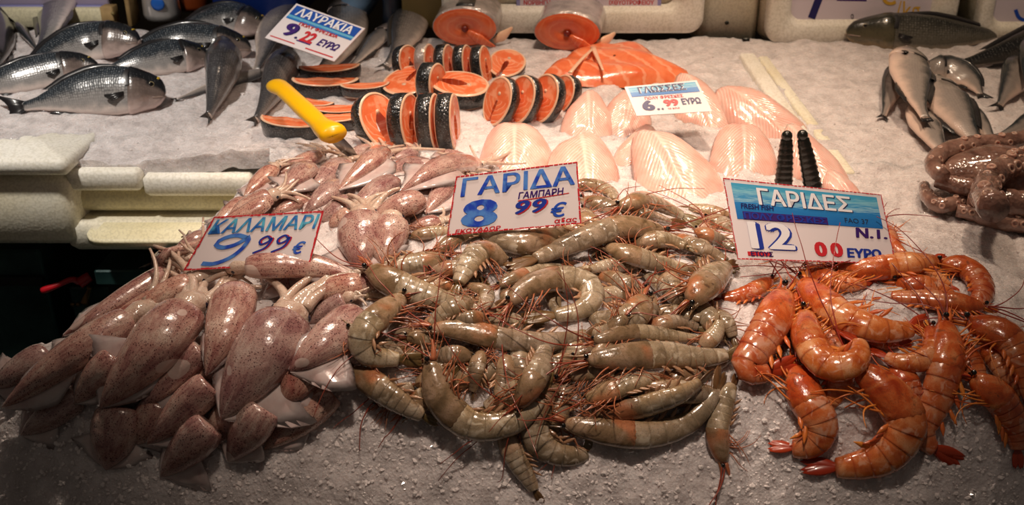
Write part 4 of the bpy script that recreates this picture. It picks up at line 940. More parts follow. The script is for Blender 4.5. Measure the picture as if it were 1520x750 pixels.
# right group leaning to the right
for k, (cx, cy, lb) in enumerate(((840, 140, 'hindmost steak of the group leaning right, mostly hidden'), (812, 146, 'third steak from the left in the group leaning right'), (778, 148, 'second steak from the left in the group leaning right'), (744, 150, 'leftmost steak in the group leaning right, nearest the fillets'))):
    stand(cx, cy, 70 - (k == 0) * 14, 17, (-.74, -.58, .32), lb, group='salmon steaks leaning to the right', up=(.35, .05, 1), slot=.1)
# front row
for k, (cx, n_, lb) in enumerate(((664, (.985, -.14, .06), 'rightmost steak of the big front row, glossy black skin'), (636, (.975, -.18, .06), 'third steak from the left in the big front row'), (600, (.93, -.32, .1), 'second steak from the left in the big front row'), (558, (.66, -.58, .44), 'leftmost steak of the big front row, hollow orange face showing'))):
    stand(cx, 180, 80, 24, n_, lb, group='salmon steaks standing in the front row', slot=.9, lift=.85)
# half slices under the knife
HG = 'half salmon slices left of the front row'
for cx, cy, w, th, lb, bk in ((490, 104, 76, 18, 'hindmost half slice, just below the tilted price card', (.1, -1, 0)), (484, 126, 84, 24, 'dark skinned half slice behind the knife, second row from the back', (0, -1, 0)), (542, 130, 62, 16, 'half slice touching the wet flat steak', (.1, -1, 0)),
                              (464, 154, 60, 16, 'small half slice just right of the yellow handle', (-.3, -1, 0)), (508, 160, 74, 10, 'thin half slice behind the front row leftmost steak', (.1, -1, 0)), (496, 178, 76, 20, 'half slice right of the yellow handle end', (.1, -1, 0)), (436, 188, 84, 30, 'nearest half slice, round silvery black skin under the knife handle', (-.2, -1, 0))):
    flat(cx, cy, w, th, lb, back=bk, tilt=(0, -.2, 1), halfcut=True, group=HG, lift=.014)

# ------------------------------------------------------------------ white fillets
for cx, cy, w, h, a, lb in ((930, 168, 80, 64, 10, 'white fillet mostly hidden under the left of the sole price card'), (1044, 152, 84, 84, -12, 'white fillet rising behind the right end of the sole price card'), (1132, 164, 104, 88, -32, 'long white fillet at the far right of the back row, seam slanting'),
                            (874, 172, 84, 64, 0, 'white fillet right beside the leaning salmon steaks'), (764, 216, 104, 78, 0, 'leftmost white fillet, above the eight euro card'), (950, 214, 60, 60, 20, 'small white fillet piece between the middle fillets'), (1214, 238, 88, 90, -14, 'rightmost white fillet, behind the black card clip'),
                            (1104, 224, 98, 88, 6, 'round pink white fillet left of the black card clip'), (868, 236, 110, 90, -4, 'white fillet just right of the eight euro card'), (1002, 246, 122, 108, -14, 'largest white fillet in the middle, deep fold on its left')):
    fillet(cx, cy, w, h, a, lb)
fillet(1254, 272, 50, 46, -20, 'small pale fillet scrap behind the right corner of the twelve euro card')

# ------------------------------------------------------------------ octopus
def octopus():
    t = thing('octopus', 'brown octopus with pale suckers at the right edge of the ice', 'octopus', hit([1450], [300], 0)[0][0])
    q, s = hit([1488], [276], .02); c = q[0]; k = s[0] / F
    g = Geo(); pr = np.linspace(0, 1, 14); P = hit(np.linspace(1396, 1580, 14), np.interp(pr, [0, .4, 1], [262, 258, 282]), .030)[0]; T, S, D = frame(P, np.array([0, -.4, 1.0])); R = 52 * k * np.interp(pr, [0, .1, .35, .7, 1], [.3, .6, .95, 1.1, .9])
    shp = 1 + .07 * np.array([[mnoise.noise((a * 4, 1.6 * math.cos(b), 1.6 * math.sin(b))) for b in np.arange(18) / 18 * 6.283] for a in pr]); sweep(g, P, D, S, R * .8, R, 18, shape=shp); g.build('mantle', OCT, t)
    arms = [([(1400, 262), (1384, 246), (1398, 228), (1440, 216), (1490, 212), (1560, 200)], 15, .050, 1, [0, .15, .5, 1]), ([(1540, 250), (1500, 246), (1474, 262), (1462, 288), (1476, 310)], 19, .062, 1, None), ([(1372, 276), (1378, 294), (1398, 306), (1430, 296), (1452, 286)], 11, .016, 1, None),
            ([(1420, 312), (1450, 318), (1490, 330), (1560, 336)], 13, .012, 1, None), ([(1440, 290), (1480, 300), (1530, 306), (1580, 300)], 22, .03, 0, None), ([(1390, 268), (1420, 276), (1452, 282), (1470, 296)], 14, .034, 0, None), ([(1560, 236), (1520, 232), (1496, 240)], 14, .068, 1, None)]
    for pts, w, lf, suck, _ in arms:
        p = catmull(np.array(pts, float), 24); P, s_ = hit(p[:, 0], p[:, 1], lf); T, S, D = frame(P, np.array([0, -.5, 1.0])); r = w * k
        R = r * np.interp(np.linspace(0, 1, 24), [0, .3, 1], [.75, 1, 1.0]) * (1 + .04 * np.sin(np.arange(24) * 2.1))
        g = Geo(); sweep(g, P, D, S, R, R, 12); a = g.build('arm', OCT, t)
        if not suck: continue
        for i in range(1, 23, 2):
            for sd in (-1, 1):
                if (i + sd) % 3 == 0: continue
                e = unit(D[i] * .75 + S[i] * sd * .55 + np.array([0, -.35, 0])); c0 = P[i] + e * R[i] * .96 + T[i] * R[i] * .25 * sd; b = R[i] * rnd.uniform(.30, .44)
                u = unit(np.cross(e, T[i])); v = np.cross(e, u); ph = np.arange(10) / 10 * 6.283; rows = [c0 + (u * np.cos(ph)[:, None] + v * np.sin(ph)[:, None]) * b * q_ + e * b * z for q_, z in ((1.0, -.35), (1.05, .15), (.85, .42), (.55, .42), (.4, .05), (.05, 0))]
                V = np.array(rows); f, _, _ = grid_faces(6, 10, True); g = Geo(); g.add(V.reshape(-1, 3), f); g.build('sucker', SUCK, a)
octopus()

# ------------------------------------------------------------------ squid: first the ones that lie lowest
FS = 'squids buried low in the heap'
fl = 'squid half buried under others deep in the squid heap'
for px, w in (([(150, 470), (80, 545)], 44), ([(220, 520), (150, 580)], 60), ([(330, 500), (300, 600)], 60), ([(420, 560), (380, 640)], 60), ([(300, 420), (230, 440)], 44), ([(400, 330), (330, 350)], 40), ([(520, 300), (470, 330)], 44), ([(620, 300), (560, 330)], 44), ([(560, 250), (520, 270)], 40), ([(640, 260), (610, 290)], 40),
              ([(470, 400), (400, 420)], 44), ([(560, 410), (500, 440)], 44), ([(430, 280), (390, 310)], 40), ([(240, 600), (200, 660)], 60), ([(350, 610), (310, 660)], 60), ([(90, 540), (40, 600)], 50), ([(460, 540), (420, 600)], 60), ([(300, 350), (250, 385)], 36), ([(360, 300), (310, 345)], 36)):
    squid(px, w, fl, FS, head=False, fins=(1, 1), arms=0)
def sq(px, w, lb, **kw): return squid(px, w, lb, **kw)
# rear of the heap
for px, w, lb, kw in (
    ([(545, 222), (512, 236)], 30, 'small squid at the heap top right beside the knife blade', {}),
    ([(612, 226), (580, 238)], 30, 'squid under the front salmon steaks at the heap top', {}),
    ([(688, 238), (650, 224)], 28, 'squid with curled pale arm at the heap top right corner', dict(arms=8)),
    ([(470, 232), (402, 262)], 34, 'squid along the heap top edge, nearest the bare left ice', {}),
    ([(404, 252), (362, 292)], 34, 'dark squid at the outermost left shoulder of the heap', {}),
    ([(668, 268), (632, 318)], 42, 'squid touching the left edge of the eight euro card', {}),
    ([(456, 250), (416, 286)], 44, 'round mauve squid second from the left shoulder', dict(head=False)),
    ([(400, 292), (338, 322)], 40, 'squid just above the left half of the squid price card', {}),
    ([(396, 300), (306, 352)], 34, 'thin squid running down behind the squid price card left edge', dict(head=False)),
    ([(455, 294), (402, 318)], 32, 'small reddish squid above the middle of the squid price card', {}),
    ([(500, 276), (450, 318)], 44, 'ribbed tan squid above the right end of the squid price card', dict(head=False)),
    ([(508, 246), (452, 288)], 48, 'squid with brown streaked tip, third from the left shoulder', {}),
    ([(640, 250), (606, 246), (566, 262)], 40, 'squid with brownish open end just under the steaks', dict(arms=4)),
    ([(562, 230), (500, 284)], 50, 'large smooth squid in the heap middle, bright streak along it', {}),
    ([(580, 270), (512, 318)], 46, 'brown bellied squid below the large smooth one', dict(head=False)),
    ([(696, 244), (650, 250), (592, 286)], 52, 'broad squid with brown glossy patch, left of the eight euro card', {}),
    ([(622, 296), (552, 320)], 46, 'wine red squid in the heap middle, below the broad squid', dict(head=False)),
    ([(650, 330), (604, 338)], 30, 'short pink squid beside the bottom left of eight euro card', {}),
    ([(520, 318), (486, 336)], 34, 'squid head with bluish eye at the price card right corner', dict(arms=5)),
    # middle
    ([(300, 362), (206, 398)], 34, 'grey speckled squid under the left corner of the squid card', dict(head=False)),
    ([(538, 326), (532, 404)], 76, 'broad blotched squid right of the squid card, tail down', dict(fins=(.7, 1))),
    ([(580, 330), (566, 398)], 64, 'purple squid with pale patches beside the blotched one', dict(fins=(.2, .2))),
    ([(245, 404), (92, 500)], 40, 'reddish squid on the outer left slope, behind the long one', {}),
    ([(282, 418), (140, 492)], 44, 'dark red streaked squid on the left slope with pale head', {}),
    ([(70, 524), (-14, 576)], 52, 'reddish squid cut by the left frame edge', dict(head=False)),
    # low front edge
    ([(116, 588), (30, 646)], 50, 'dark brown squid under the long one at the lower left', dict(head=False)),
    ([(180, 606), (157, 698)], 78, 'squid hanging straight down, pointed tip over the dark ice', dict(head=False, fins=(.8, .8))),
    ([(492, 582), (392, 668)], 56, 'reddish squid at the lower right edge of the squid heap', dict(head=False, fins=(.4, .5))),
    ([(392, 606), (338, 686)], 62, 'squid with pale fin hanging below the biggest front squid', dict(head=False, fins=(.9, .6))),
    ([(312, 630), (238, 708)], 62, 'lowest squid at the front, brown with wide pale fin', dict(head=False, fins=(.4, 1.2))),
    ([(312, 570), (218, 660)], 56, 'squid with brown flank and grey belly in the front middle', dict(head=False, fins=(.3, .8))),
    ([(300, 520), (206, 606)], 46, 'narrow pinkish squid with broad pale fin under the two big ones', dict(head=False, fins=(.2, 1.5))),
    ([(170, 530), (110, 600)], 50, 'dim squid in the shade between the long squid and its big neighbour', dict(head=False, fins=(.5, .5))),
    # on top
    ([(536, 422), (440, 440)], 46, 'rosy squid lying crosswise below the blotched squid', dict(head=False)),
    ([(400, 398), (430, 436)], 36, 'small squid with thin arms under the long speckled one', dict(arms=4)),
    ([(512, 444), (452, 482)], 36, 'squid with dark eyed head and white arm bundle by the shrimps', dict(arms=6, al=.6)),
    ([(535, 470), (428, 552)], 70, 'right-hand front squid with square pale fin against the shrimps', dict(head=False, fins=(.3, 1.3))),
    ([(190, 474), (90, 540), (2, 606)], 60, 'long squid pointing to the lower left frame corner', dict(fins=(.3, .8))),
    ([(274, 462), (216, 530), (148, 606)], 88, 'big squid with wide pale fin, left of the pale bellied one', dict(fins=(1.1, .3), arms=8, al=1.2)),
    ([(424, 478), (378, 545), (328, 624)], 102, 'biggest squid front centre, broad grey fin on its right', dict(fins=(.35, 1.25), arms=6)),
    ([(352, 432), (334, 490), (306, 558)], 72, 'pale bellied squid between the two big front squids', dict(head=False, fins=(.25, .25))),
    ([(368, 394), (450, 394), (538, 410)], 48, 'long speckled brown squid lying across under the squid card', dict(arms=7, fins=(.4, .2)))):
    sq(px, w, lb, **kw)

# ------------------------------------------------------------------ grey shrimps: the buried ones first
FG = 'grey shrimps buried low in the heap'
fl = 'grey shrimp half buried under others deep in the grey heap'
k_ = 0
for cx, cy in ((620, 420), (680, 440), (760, 430), (820, 440), (900, 440), (980, 430), (1030, 440), (600, 500), (660, 540), (720, 560), (780, 540), (850, 520), (920, 500), (1000, 490), (1040, 470), (640, 580), (760, 590), (830, 600), (900, 590), (980, 570), (1040, 540), (700, 380), (780, 390), (860, 350), (920, 350), (980, 360), (1040, 370), (560, 520), (740, 480), (870, 400), (960, 330), (690, 470), (1020, 580)):
    a = nrs.uniform(0, 6.28); l = 52 + 12 * (cy > 450); b = nrs.uniform(-.5, .5); k_ += 1
    shrimp([(cx + l * math.cos(a), cy + .7 * l * math.sin(a)), (cx + 18 * b * math.sin(a), cy - 18 * b * math.cos(a)), (cx - l * math.cos(a + b * .6), cy - .7 * l * math.sin(a + b * .6))], 34 + 8 * (cy > 450), fl, group=FG, legs=5, ants=1, paddles=2, al=.8)
for px, w, lb, kw in (
    # rear rim
    ([(846, 274), (884, 276), (908, 288), (912, 302)], 30, 'grey shrimp peeping out at the right top corner of its card', {}),
    ([(1084, 322), (1048, 312), (1012, 306)], 28, 'rearmost grey shrimp on the right, near the twelve euro card', {}),
    ([(866, 312), (876, 330), (890, 344)], 30, 'short grey shrimp right beside the eight euro card', {}),
    ([(866, 296), (900, 306), (936, 326), (950, 336)], 36, 'brownish grey shrimp slanting right of the eight euro card', {}),
    ([(915, 304), (962, 318), (1015, 336)], 26, 'narrow yellowish shrimp along the rear rim', {}),
    ([(918, 308), (958, 298), (996, 312), (1036, 332)], 40, 'hump backed grey shrimp topmost on the rear rim', {}),
    ([(1046, 326), (1074, 334), (1090, 352)], 36, 'grey shrimp left of the twelve euro card upper corner', {}),
    ([(1036, 342), (1072, 358), (1100, 378)], 30, 'grey shrimp running down towards the twelve euro card', {}),
    ([(980, 352), (1024, 362), (1064, 380), (1092, 400)], 36, 'grey shrimp with feathery legs behind the right-hand heads', {}),
    ([(905, 342), (850, 320), (790, 316)], 36, 'shrimp lying behind the big curled one at the eight euro card', {}),
    ([(646, 374), (690, 348), (742, 332)], 30, 'slim greenish shrimp under the eight euro card foot', {}),
    ([(610, 350), (650, 344), (690, 346)], 26, 'small olive shrimp by the squids, left of the eight euro card', {}),
    ([(662, 384), (618, 390), (570, 398), (550, 404)], 40, 'orange headed shrimp next to the purple squid', dict(dor='flip')),
    # middle
    ([(930, 346), (890, 354), (846, 364)], 30, 'shrimp tucked under the long straight one, right of centre', {}),
    ([(740, 424), (790, 404), (850, 394)], 28, 'thin reddish shrimp above the large loop shaped shrimp', {}),
    ([(948, 390), (904, 394), (862, 404)], 30, 'orange tinted shrimp head just above the loop shaped one', {}),
    ([(640, 402), (690, 400), (722, 420)], 32, 'greenish shrimp between the two big heads at the left', {}),
    ([(890, 408), (930, 420), (962, 440)], 34, 'shrimp with red flesh showing, right of the loop', {}),
    ([(990, 408), (998, 432), (1014, 462)], 42, 'pale shrimp with upturned legs in the right middle', dict(belly=True)),
    ([(955, 430), (962, 460), (932, 490)], 36, 'shrimp bent downward right of the bluish grey one', {}),
    ([(958, 442), (936, 470), (896, 474), (866, 462)], 52, 'broad bluish grey shrimp half under the loop shaped one', {}),
    ([(968, 464), (1010, 466), (1052, 476)], 32, 'shrimp with a dark ring on its back at the right', {}),
    ([(958, 486), (1008, 478), (1050, 492)], 30, 'smooth olive shrimp lying crosswise above the long tailed one', {}),
    ([(880, 506), (940, 494), (1000, 500), (1062, 506)], 32, 'shrimp stretched behind the long tailed one near the red prawns', {}),
    ([(704, 446), (664, 462), (628, 492)], 36, 'pinkish legged shrimp head above the long straight front shrimp', {}),
    ([(694, 424), (722, 440), (700, 478)], 30, 'shrimp with tangled red legs left of the loop', {}),
    ([(592, 440), (560, 436), (528, 440)], 26, 'small reddish shrimp wedged against the white squid arms', {}),
    ([(900, 366), (950, 382), (1000, 396), (1042, 400)], 40, 'banded shrimp below the double eyed one, tail right', {}),
    ([(940, 362), (985, 356), (1030, 370)], 36, 'shrimp head with feathery legs right of the double eyed one', {}),
    ([(1024, 450), (1044, 424), (1068, 402), (1092, 392)], 58, 'big shrimp with head down beside the red prawns', dict(dor='flip')),
    ([(752, 390), (716, 374), (690, 404), (674, 436)], 46, 'shrimp with big dark eye below the eight euro card', {}),
    ([(868, 346), (818, 354), (770, 360), (732, 344), (740, 320), (778, 310), (806, 304)], 48, 'large curled shrimp covering the foot of the eight euro card', dict(sink=0)),
    ([(985, 342), (925, 336), (860, 356), (800, 382), (762, 396)], 48, 'long straight shrimp with two black eyes at the right', dict(dor='flip', sink=0)),
    ([(548, 398), (590, 422), (640, 440), (700, 454)], 54, 'shrimp with sharp snout pointing at the squids', dict(sink=0)),
    ([(700, 530), (664, 528), (634, 542)], 34, 'short smooth shrimp body under the long straight front shrimp', {}),
    ([(600, 440), (566, 468), (538, 496), (545, 524), (582, 532), (622, 536)], 50, 'shrimp curled like a letter C at the heap left side', {}),
    ([(756, 450), (790, 424), (840, 414), (880, 430), (866, 458), (824, 468), (784, 474)], 50, 'loop shaped shrimp in the centre of the heap', dict(sink=0)),
    ([(640, 487), (690, 490), (740, 502), (800, 508), (850, 502), (903, 493)], 44, 'long straight shrimp front centre, eye at its left', dict(sink=0)),
    ([(1058, 462), (1080, 482), (1092, 512)], 34, 'grey shrimp nearest the yellow legged red prawn, tail down', {}),
    ([(1040, 516), (1062, 494), (1070, 470)], 32, 'grey shrimp in the gap between grey and red heaps', {}),
    ([(846, 560), (880, 552), (924, 556)], 34, 'small shrimp under the long tailed one, head to the left', {}),
    ([(604, 500), (640, 506), (664, 520)], 32, 'small shrimp inside the opening of the C curled one', {}),
    ([(560, 600), (590, 584), (622, 570)], 34, 'shrimp tucked behind the left front corner one', {}),
    ([(850, 530), (820, 548), (806, 580)], 34, 'shrimp left of the long tailed one, bent downward', {}),
    ([(720, 470), (690, 474), (656, 478)], 30, 'thin shrimp right behind the long straight front shrimp', {}),
    ([(930, 470), (900, 492), (862, 492)], 32, 'shrimp under the bluish grey one, showing only its back', {}),
    # front rim
    ([(522, 548), (570, 580), (612, 608), (646, 628)], 48, 'shrimp on the ice at the left front corner of the heap', {}),
    ([(714, 522), (706, 556), (700, 592)], 32, 'shrimp head pointing up with pale legs, front middle', dict(belly=True)),
    ([(752, 528), (748, 562), (736, 600)], 36, 'shrimp pointing up beside the pale legged one', {}),
    ([(768, 604), (786, 572), (802, 542), (812, 504)], 46, 'shrimp with raised olive tail fan, front middle', {}),
    ([(746, 630), (762, 672), (784, 710), (802, 744)], 40, 'lowest shrimp hanging over the ice front, tail down', {}),
    ([(826, 566), (802, 606), (798, 650), (832, 674), (870, 672), (886, 648)], 54, 'curled shrimp at the front rim right of the hanging tail', {}),
    ([(1074, 688), (1066, 640), (1078, 596), (1092, 560)], 42, 'single shrimp head down on ice beside the red prawns', {}),
    ([(640, 536), (650, 584), (684, 622), (726, 632), (776, 618), (806, 580), (814, 556)], 56, 'big U shaped shrimp at the front left, orange head', dict(sink=0)),
    ([(870, 594), (930, 572), (992, 556)], 42, 'shrimp belly up with pale legs, hindmost of three at front right', dict(belly=True)),
    ([(838, 628), (900, 640), (964, 644), (1022, 626), (1058, 588), (1074, 556)], 50, 'outermost of three shrimps at the front right, banded yellow', {}),
    ([(884, 620), (950, 604), (1012, 584), (1056, 556)], 44, 'middle of three shrimps at front right, legs spread', dict(belly=True)),
    ([(872, 536), (930, 530), (992, 528), (1044, 532), (1112, 522)], 50, 'long tailed shrimp reaching over to the red prawns', dict(sink=0, dor='flip'))):
    shrimp(px, w, lb, **kw)

# ------------------------------------------------------------------ red prawns
FR = 'red prawns buried low in the heap'; fl = 'red prawn half buried under others deep in the red heap'; RGp = 'red prawns heaped on the ice'
for px, w in (([(1200, 430), (1160, 470), (1150, 520)], 44), ([(1260, 460), (1300, 500), (1350, 510)], 50), ([(1330, 420), (1390, 430), (1430, 460)], 44), ([(1260, 520), (1240, 580), (1220, 620)], 50), ([(1400, 500), (1440, 540), (1460, 590)], 50), ([(1330, 540), (1350, 590), (1340, 640)], 50), ([(1460, 500), (1500, 560), (1530, 600)], 50), ([(1200, 400), (1250, 420), (1300, 420)], 40), ([(1180, 470), (1230, 500), (1260, 540)], 40)):
    shrimp(px, w, fl, RED, FR, ants=1, legs=5)
for px, w, lb, kw in (
    ([(1312, 334), (1330, 366), (1358, 388)], 34, 'red prawn pointing up, feelers spread over the twelve euro card', dict(ants=4)),
    ([(1396, 392), (1434, 398), (1456, 428), (1446, 470)], 52, 'brownish red prawn curled over at the heap top right', {}),
    ([(1340, 396), (1384, 412), (1420, 432)], 38, 'short red prawn under the top right curl', {}),
    ([(1460, 456), (1384, 446), (1300, 440)], 42, 'prawn with long pale legs pointing to the right', dict(dor='flip', ants=4, legs=8)),
    ([(1145, 416), (1110, 436), (1056, 446)], 34, 'small red prawn at the far left, reaching the grey shrimps', dict(dor='flip')),
    ([(1436, 478), (1494, 502), (1524, 552), (1534, 620)], 62, 'dark red prawn at the right frame edge', {}),
    ([(1442, 560), (1484, 594), (1508, 644), (1512, 690)], 58, 'prawn with dark tail hanging at lower right corner', {}),
    ([(1184, 546), (1196, 592), (1218, 632), (1200, 662), (1148, 664)], 66, 'prawn hanging down at the lower left with open tail fan', {}),
    ([(1404, 478), (1408, 530), (1392, 592), (1372, 650), (1420, 684)], 62, 'prawn with yellow legs hanging down, right of the ringed one', dict(legs=8)),
    ([(1272, 546), (1314, 582), (1344, 626), (1316, 674), (1262, 692), (1200, 694)], 74, 'large ringed prawn curved along the lower front edge', {}),
    ([(1380, 486), (1386, 520), (1350, 538), (1294, 522)], 44, 'glossy prawn tail curled under the big diagonal prawn', {}),
    ([(1166, 432), (1146, 482), (1116, 530), (1104, 550), (1140, 552), (1176, 542)], 68, 'prawn with bunch of yellow legs, tail folded to the right', dict(legs=10, sink=0)),
    ([(1196, 462), (1202, 506), (1230, 542), (1268, 536), (1274, 508), (1256, 492)], 60, 'prawn curled tightly in the heap centre', dict(sink=0)),
    ([(1192, 416), (1234, 458), (1292, 486), (1342, 490), (1376, 480)], 62, 'big diagonal prawn across the heap centre', dict(sink=0)),
    ([(1160, 364), (1214, 360), (1268, 374), (1332, 390)], 56, 'prawn head with long snout in front of the twelve euro card', dict(sink=0, dor='flip')),
    ([(1244, 398), (1300, 398), (1350, 392), (1402, 384)], 52, 'topmost straight prawn with two black eyes, pointing left', dict(sink=0, dor='flip', ants=4))):
    shrimp(px, w, lb, RED, RGp, **kw)

# ------------------------------------------------------------------ knife and clip
def knife():
    A, B, E_ = hit([406], [124], .070)[0][0], hit([494], [202], .050)[0][0], hit([511], [219], .030)[0][0]
    t = thing('knife', 'knife with yellow plastic handle stuck among the salmon slices', 'knife', E_); k = np.linalg.norm(A) * 0 + 1.5 / F
    P = catmull([A, A + (B - A) * .12 + (0, 0, .004), A + (B - A) * .5 + (0, 0, .003), B], 26); T, S, D = frame(P, np.array([.1, -.6, .8])); tt = np.linspace(0, 1, 26)
    W_ = 13.5 * k * np.interp(tt, [0, .03, .1, .2, .35, .6, .82, .9, .96, 1], [.35, .85, 1.15, 1.0, .98, 1.02, .95, 1.25, 1.35, 1.2])
    off = np.interp(tt, [0, .1, .2, .85, .95, 1], [3, 2.5, 0, 0, -2.5, -3]) * k * 1.0
    g = Geo(); sweep(g, P + S * off[:, None], D, S, W_ * .62, W_, 18, tt); g.build('handle', YEL, t)
    d = unit(E_ - B); s = S[-1]; u = D[-1]; w = 9 * k; L = np.linalg.norm(E_ - B) * 2.4; V = []
    for f_, hw in ((0, 1), (.5, .95), (.9, .5), (1, .05)): V.append([B + d * L * f_ + s * w * hw * .9, B + d * L * f_ + u * .0011, B + d * L * f_ - s * w * hw, B + d * L * f_ - u * .0011])
    V = np.array(V); f, _, _ = grid_faces(4, 4, True); g = Geo(); g.add(V.reshape(-1, 3), [tuple(q) for q in f] + [(3, 2, 1, 0), (12, 13, 14, 15)]); g.build('blade', BLADE, t, smooth=False)
knife()
def clip():
    b0 = hit([1170], [288], .01)[0][0]; t = thing('card_clip', 'black ribbed clip with two prongs behind the twelve euro card', 'clip', b0)
    for x0, x1, yt, nm in ((1162, 1168, 202, 0), (1208, 1191, 201, 1)):
        B = plane_y(x0, 285, b0[1]); T_ = plane_y(x1, yt, b0[1] + .01); m = 30; P = np.linspace(B, T_, m); T, S, D = frame(P, np.array([0, -1., .2])); tt = np.linspace(0, 1, m)
        W_ = 12 * b0[1] / .94 / F * np.interp(tt, [0, .6, .92, 1], [1.15, .95, .75, .35]); rib = 1 + .10 * (np.arange(m) % 3 == 0)
        g = Geo(); sweep(g, P, D, S, W_ * .7 * rib, W_ * rib, 10); ball(g, T_, W_[0] * .62); g.build('prong', CLIPM, t)
    g = Geo(); a = plane_y(1158, 284, b0[1]); c = plane_y(1212, 284, b0[1]); box(g, (a[0], b0[1] - .006, a[2] - .012), (c[0], b0[1] + .012, a[2] + .004), .003); g.build('base', CLIPM, t)
clip()

# ------------------------------------------------------------------ price cards
c = Card('price_card', 'hand painted squid price card, nine euro ninety nine, red edged', [(318, 322), (481, 313), (460, 392), (272, 402)], at_px=(372, 398), lean=32, lift=.035)
c.dashes(INK_R, (30, 14), .03, 2.0, .12); c.text('ΚΑΛΑΜΑΡΙ', .03, .06, .975, .33, BR_T, .022, .12)
c.stroke('writing', [(.40, .44), (.30, .38), (.20, .42), (.15, .52), (.22, .60), (.32, .56), (.40, .44), (.42, .42), (.40, .62), (.33, .80), (.22, .90), (.12, .88)], .075, BR_B, asp=2.0)
for dx, z, m in ((.012, .0005, INK_R), (0, .0007, INK_N)):
    for u in (.50, .65):
        c.stroke('writing', [(u + .11 + dx, .50), (u + .07 + dx, .43), (u + .02 + dx, .50), (u + .04 + dx, .58), (u + .09 + dx, .54), (u + .12 + dx, .46), (u + .09 + dx, .64), (u + .0 + dx, .74)], .035, m, z, 2.0)
c.text('€', .82, .56, .92, .80, BR_B, .03, .2)
c = Card('price_card', 'hand painted shrimp price card, eight euro ninety nine', [(677, 262), (857, 240), (863, 332), (663, 350)], at_px=(762, 344), lean=24, lift=.03)
c.dashes(INK_R, (26, 14), .022, 1.9, .2); c.text('ΓΑΡΙΔΑ', .06, .05, .97, .36, BR_B, .02, 0)
c.text('ΓΑΜΠΑΡΗ', .52, .39, .88, .50, INK_P, .03, .15); c.stroke('writing', [(.52, .53), (.70, .515), (.92, .49)], .014, INK_R, asp=1.9)
c.text('8', .09, .44, .37, .90, BR_B, .05, 0)
for dx, z, m in ((.012, .0005, INK_R), (0, .0007, INK_N)):
    for u in (.50, .63): c.text('9', u + dx, .53 + dx * .5, u + .115 + dx, .75 + dx, m, .035, .25, z)
c.text('€', .77, .62, .90, .86, INK_B, .02, .2); c.text('ΕΚΟΥΑΔΟΡ', .06, .91, .40, .975, INK_R, .03, .1); c.text('αδας', .80, .88, .97, .97, INK_R, .03, .1)
c = Card('price_card', 'printed price card with blue header, twelve euro, behind red prawns', [(1073, 264), (1308, 289), (1330, 392), (1095, 385)], at_px=(1210, 386), lean=32, lift=.03)
c.dashes(INK_R, (40, 20), .012, 2.2, .3); c.rect('header', .045, .05, .965, .50, WAVE)
for dz, dx, m, b in ((.0006, .006, INK_D, .03), (.0009, 0, INK_W, .025)): c.text('ΓΑΡΙΔΕΣ', .20 + dx, .085 + dx, .79 + dx, .30 + dx, m, b, 0, dz)
c.text('FRESH FISH', .08, .30, .29, .365, INK_D, .03, .15, .0009); c.rect('price_strip', .085, .40, .62, .50, INK_P, .0007); c.text('ΠΟΛΥ ΦΡΕΣΚΕΣ', .09, .405, .61, .495, INK_N, .04, 0, .0010)
c.text('FAO 37', .73, .385, .88, .45, INK_K, .0, 0, .0009); c.text('Ν.1.', .78, .51, .98, .65, INK_P, .04, .1)
for dx, z, m, b in ((.012, .0005, INK_N, .06), (0, .0008, INK_W, .03), (0, .0007, INK_N, .06)): c.text('12', .10 + dx, .52 + dx, .38 + dx, .86 + dx, m, b, 0, z)
for u in (.50, .60): c.text('0', u, .735, u + .08, .93, INK_R, .06, 0)
c.text('ΕΥΡΩ', .70, .80, .92, .93, INK_N, .06, .1); c.rect('price_strip', .07, .90, .22, .95, INK_R, .0006); c.text('ΕΤΟΥΣ', .09, .895, .23, .955, INK_D, .04, 0, .0009)
c = Card('price_card', 'small price card lying on the white fillets, six ninety nine', [(927, 129), (1034, 119), (1057, 165), (945, 172)], at_px=(1000, 168), lean=52, lift=.052)
c.rect('header', .04, .05, .97, .37, WAVE); 
for dx, z, m in ((.008, .0007, INK_W), (0, .0010, INK_D)): c.text('ΓΛΩΣΣΕΣ', .16 + dx, .06 + dx, .80 + dx, .27 + dx, m, .03, 0, z)
c.text('ΠΟΛΥ ΦΡΕΣΚΕΣ', .20, .40, .72, .50, INK_R, .03); c.text('6', .12, .52, .29, .86, INK_D, .06); c.text('.', .30, .80, .34, .86, INK_D, .05); c.text('.', .36, .80, .39, .86, INK_D, .05); c.text('99', .42, .54, .62, .76, INK_R, .06); c.text('ΕΥΡΩ', .66, .54, .92, .74, INK_D, .05, .1); c.text('το κιλό', .44, .80, .60, .86, INK_R, .02)
c = Card('price_card', 'tilted sea bass price card with dark blue header, nine twenty two', [(440, 5), (542, 42), (496, 91), (393, 56)], at_px=(470, 76), lean=50, lift=.075, yaw=-20)
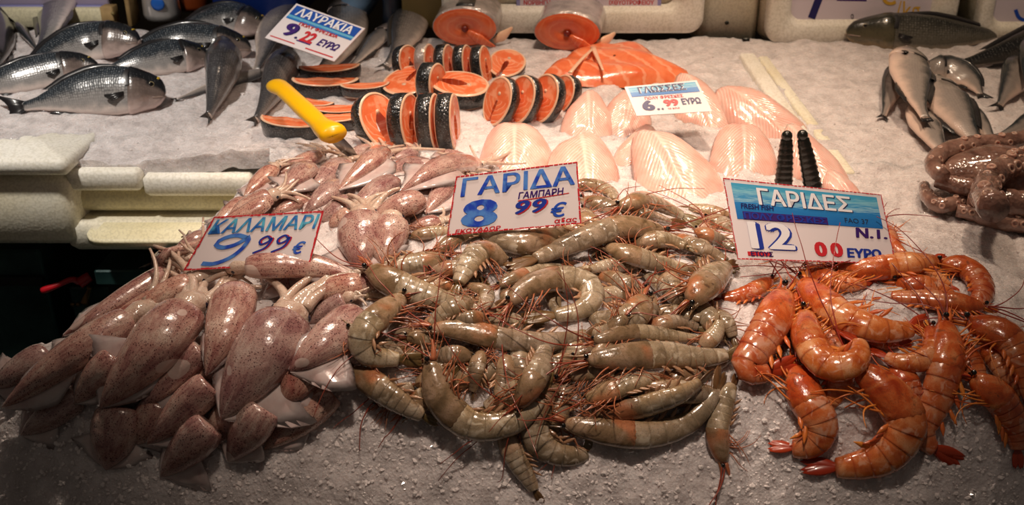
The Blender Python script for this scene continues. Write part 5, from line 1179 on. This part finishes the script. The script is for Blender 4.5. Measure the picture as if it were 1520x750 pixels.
c.rect('header', .03, .04, .97, .29, HBLUE); c.rect('header', .03, .29, .97, .40, WAVE); c.text('ΛΑΥΡΑΚΙΑ', .10, .06, .90, .27, INK_W, .03, 0, .0008); c.text('ΠΟΛΥ ΦΡΕΣΚΙΑ', .25, .38, .80, .47, INK_R, .03, 0, .0009)
for dx, z, m, b in ((.015, .0006, INK_D, .06), (0, .0008, INK_P, .03)): c.text('9', .13 + dx, .46, .30 + dx, .80, m, b, 0, z)
c.text('.', .33, .74, .37, .80, INK_D, .06); c.text('22', .40, .52, .58, .80, INK_R, .06); c.rect('price_strip', .38, .80, .58, .83, INK_P); c.text('ΕΥΡΩ', .64, .58, .92, .77, INK_P, .05, .2)
c.rect('price_strip', .04, .90, .40, .925, INK_R); c.rect('price_strip', .56, .91, .95, .94, INK_R)
c = Card('origin_sign', 'lilac bordered origin sign on the box behind the right salmon half', [(764, -74), (984, -74), (981, 18), (767, 18)], 'sign', Y=YB - .008, mat=LILAC)
c.rect('sign_face', .025, 0, .975, .93, LAVP, .0004); c.text('ΝΟΡΒΗΓΙΑΣ', .05, .80, .27, .88, INK_R, .03); c.text('ΙΧΘΥΟΤΡΟΦΕΙΟΥ', .64, .80, .95, .88, INK_R, .03)
c = Card('price_sign', 'pale sign with blue seven and yellow euro per kilo, behind dark fish', [(1166, -70), (1390, -70), (1387, 41), (1167, 37)], 'sign', Y=YB - .008, mat=LAVP)
c.stroke('writing', [(.05, .22), (.16, .20), (.27, .20), (.24, .50), (.17, .90)], .10, INK_D, asp=2.0); c.rect('underline', .34, .62, .54, .65, INK_P)
c.text('€', .62, .40, .74, .70, INK_Y, .02); c.text('/kg', .74, .64, .90, .93, INK_Y, 0, .0); c.text('o', .435, .83, .455, .90, INK_K, 0)
c = Card('price_sign', 'pale sign with a blue brush stroke, cut by the right frame edge', [(1474, -70), (1640, -70), (1640, 40), (1474, 40)], 'sign', Y=YB - .008, mat=LAVP)
c.stroke('writing', [(.20, .76), (.24, .88), (.36, .92), (.48, .78), (.5, .5)], .05, INK_B, asp=1.5)
for m_ in list(bpy.data.objects):
    if '_o' in m_: del m_['_o']
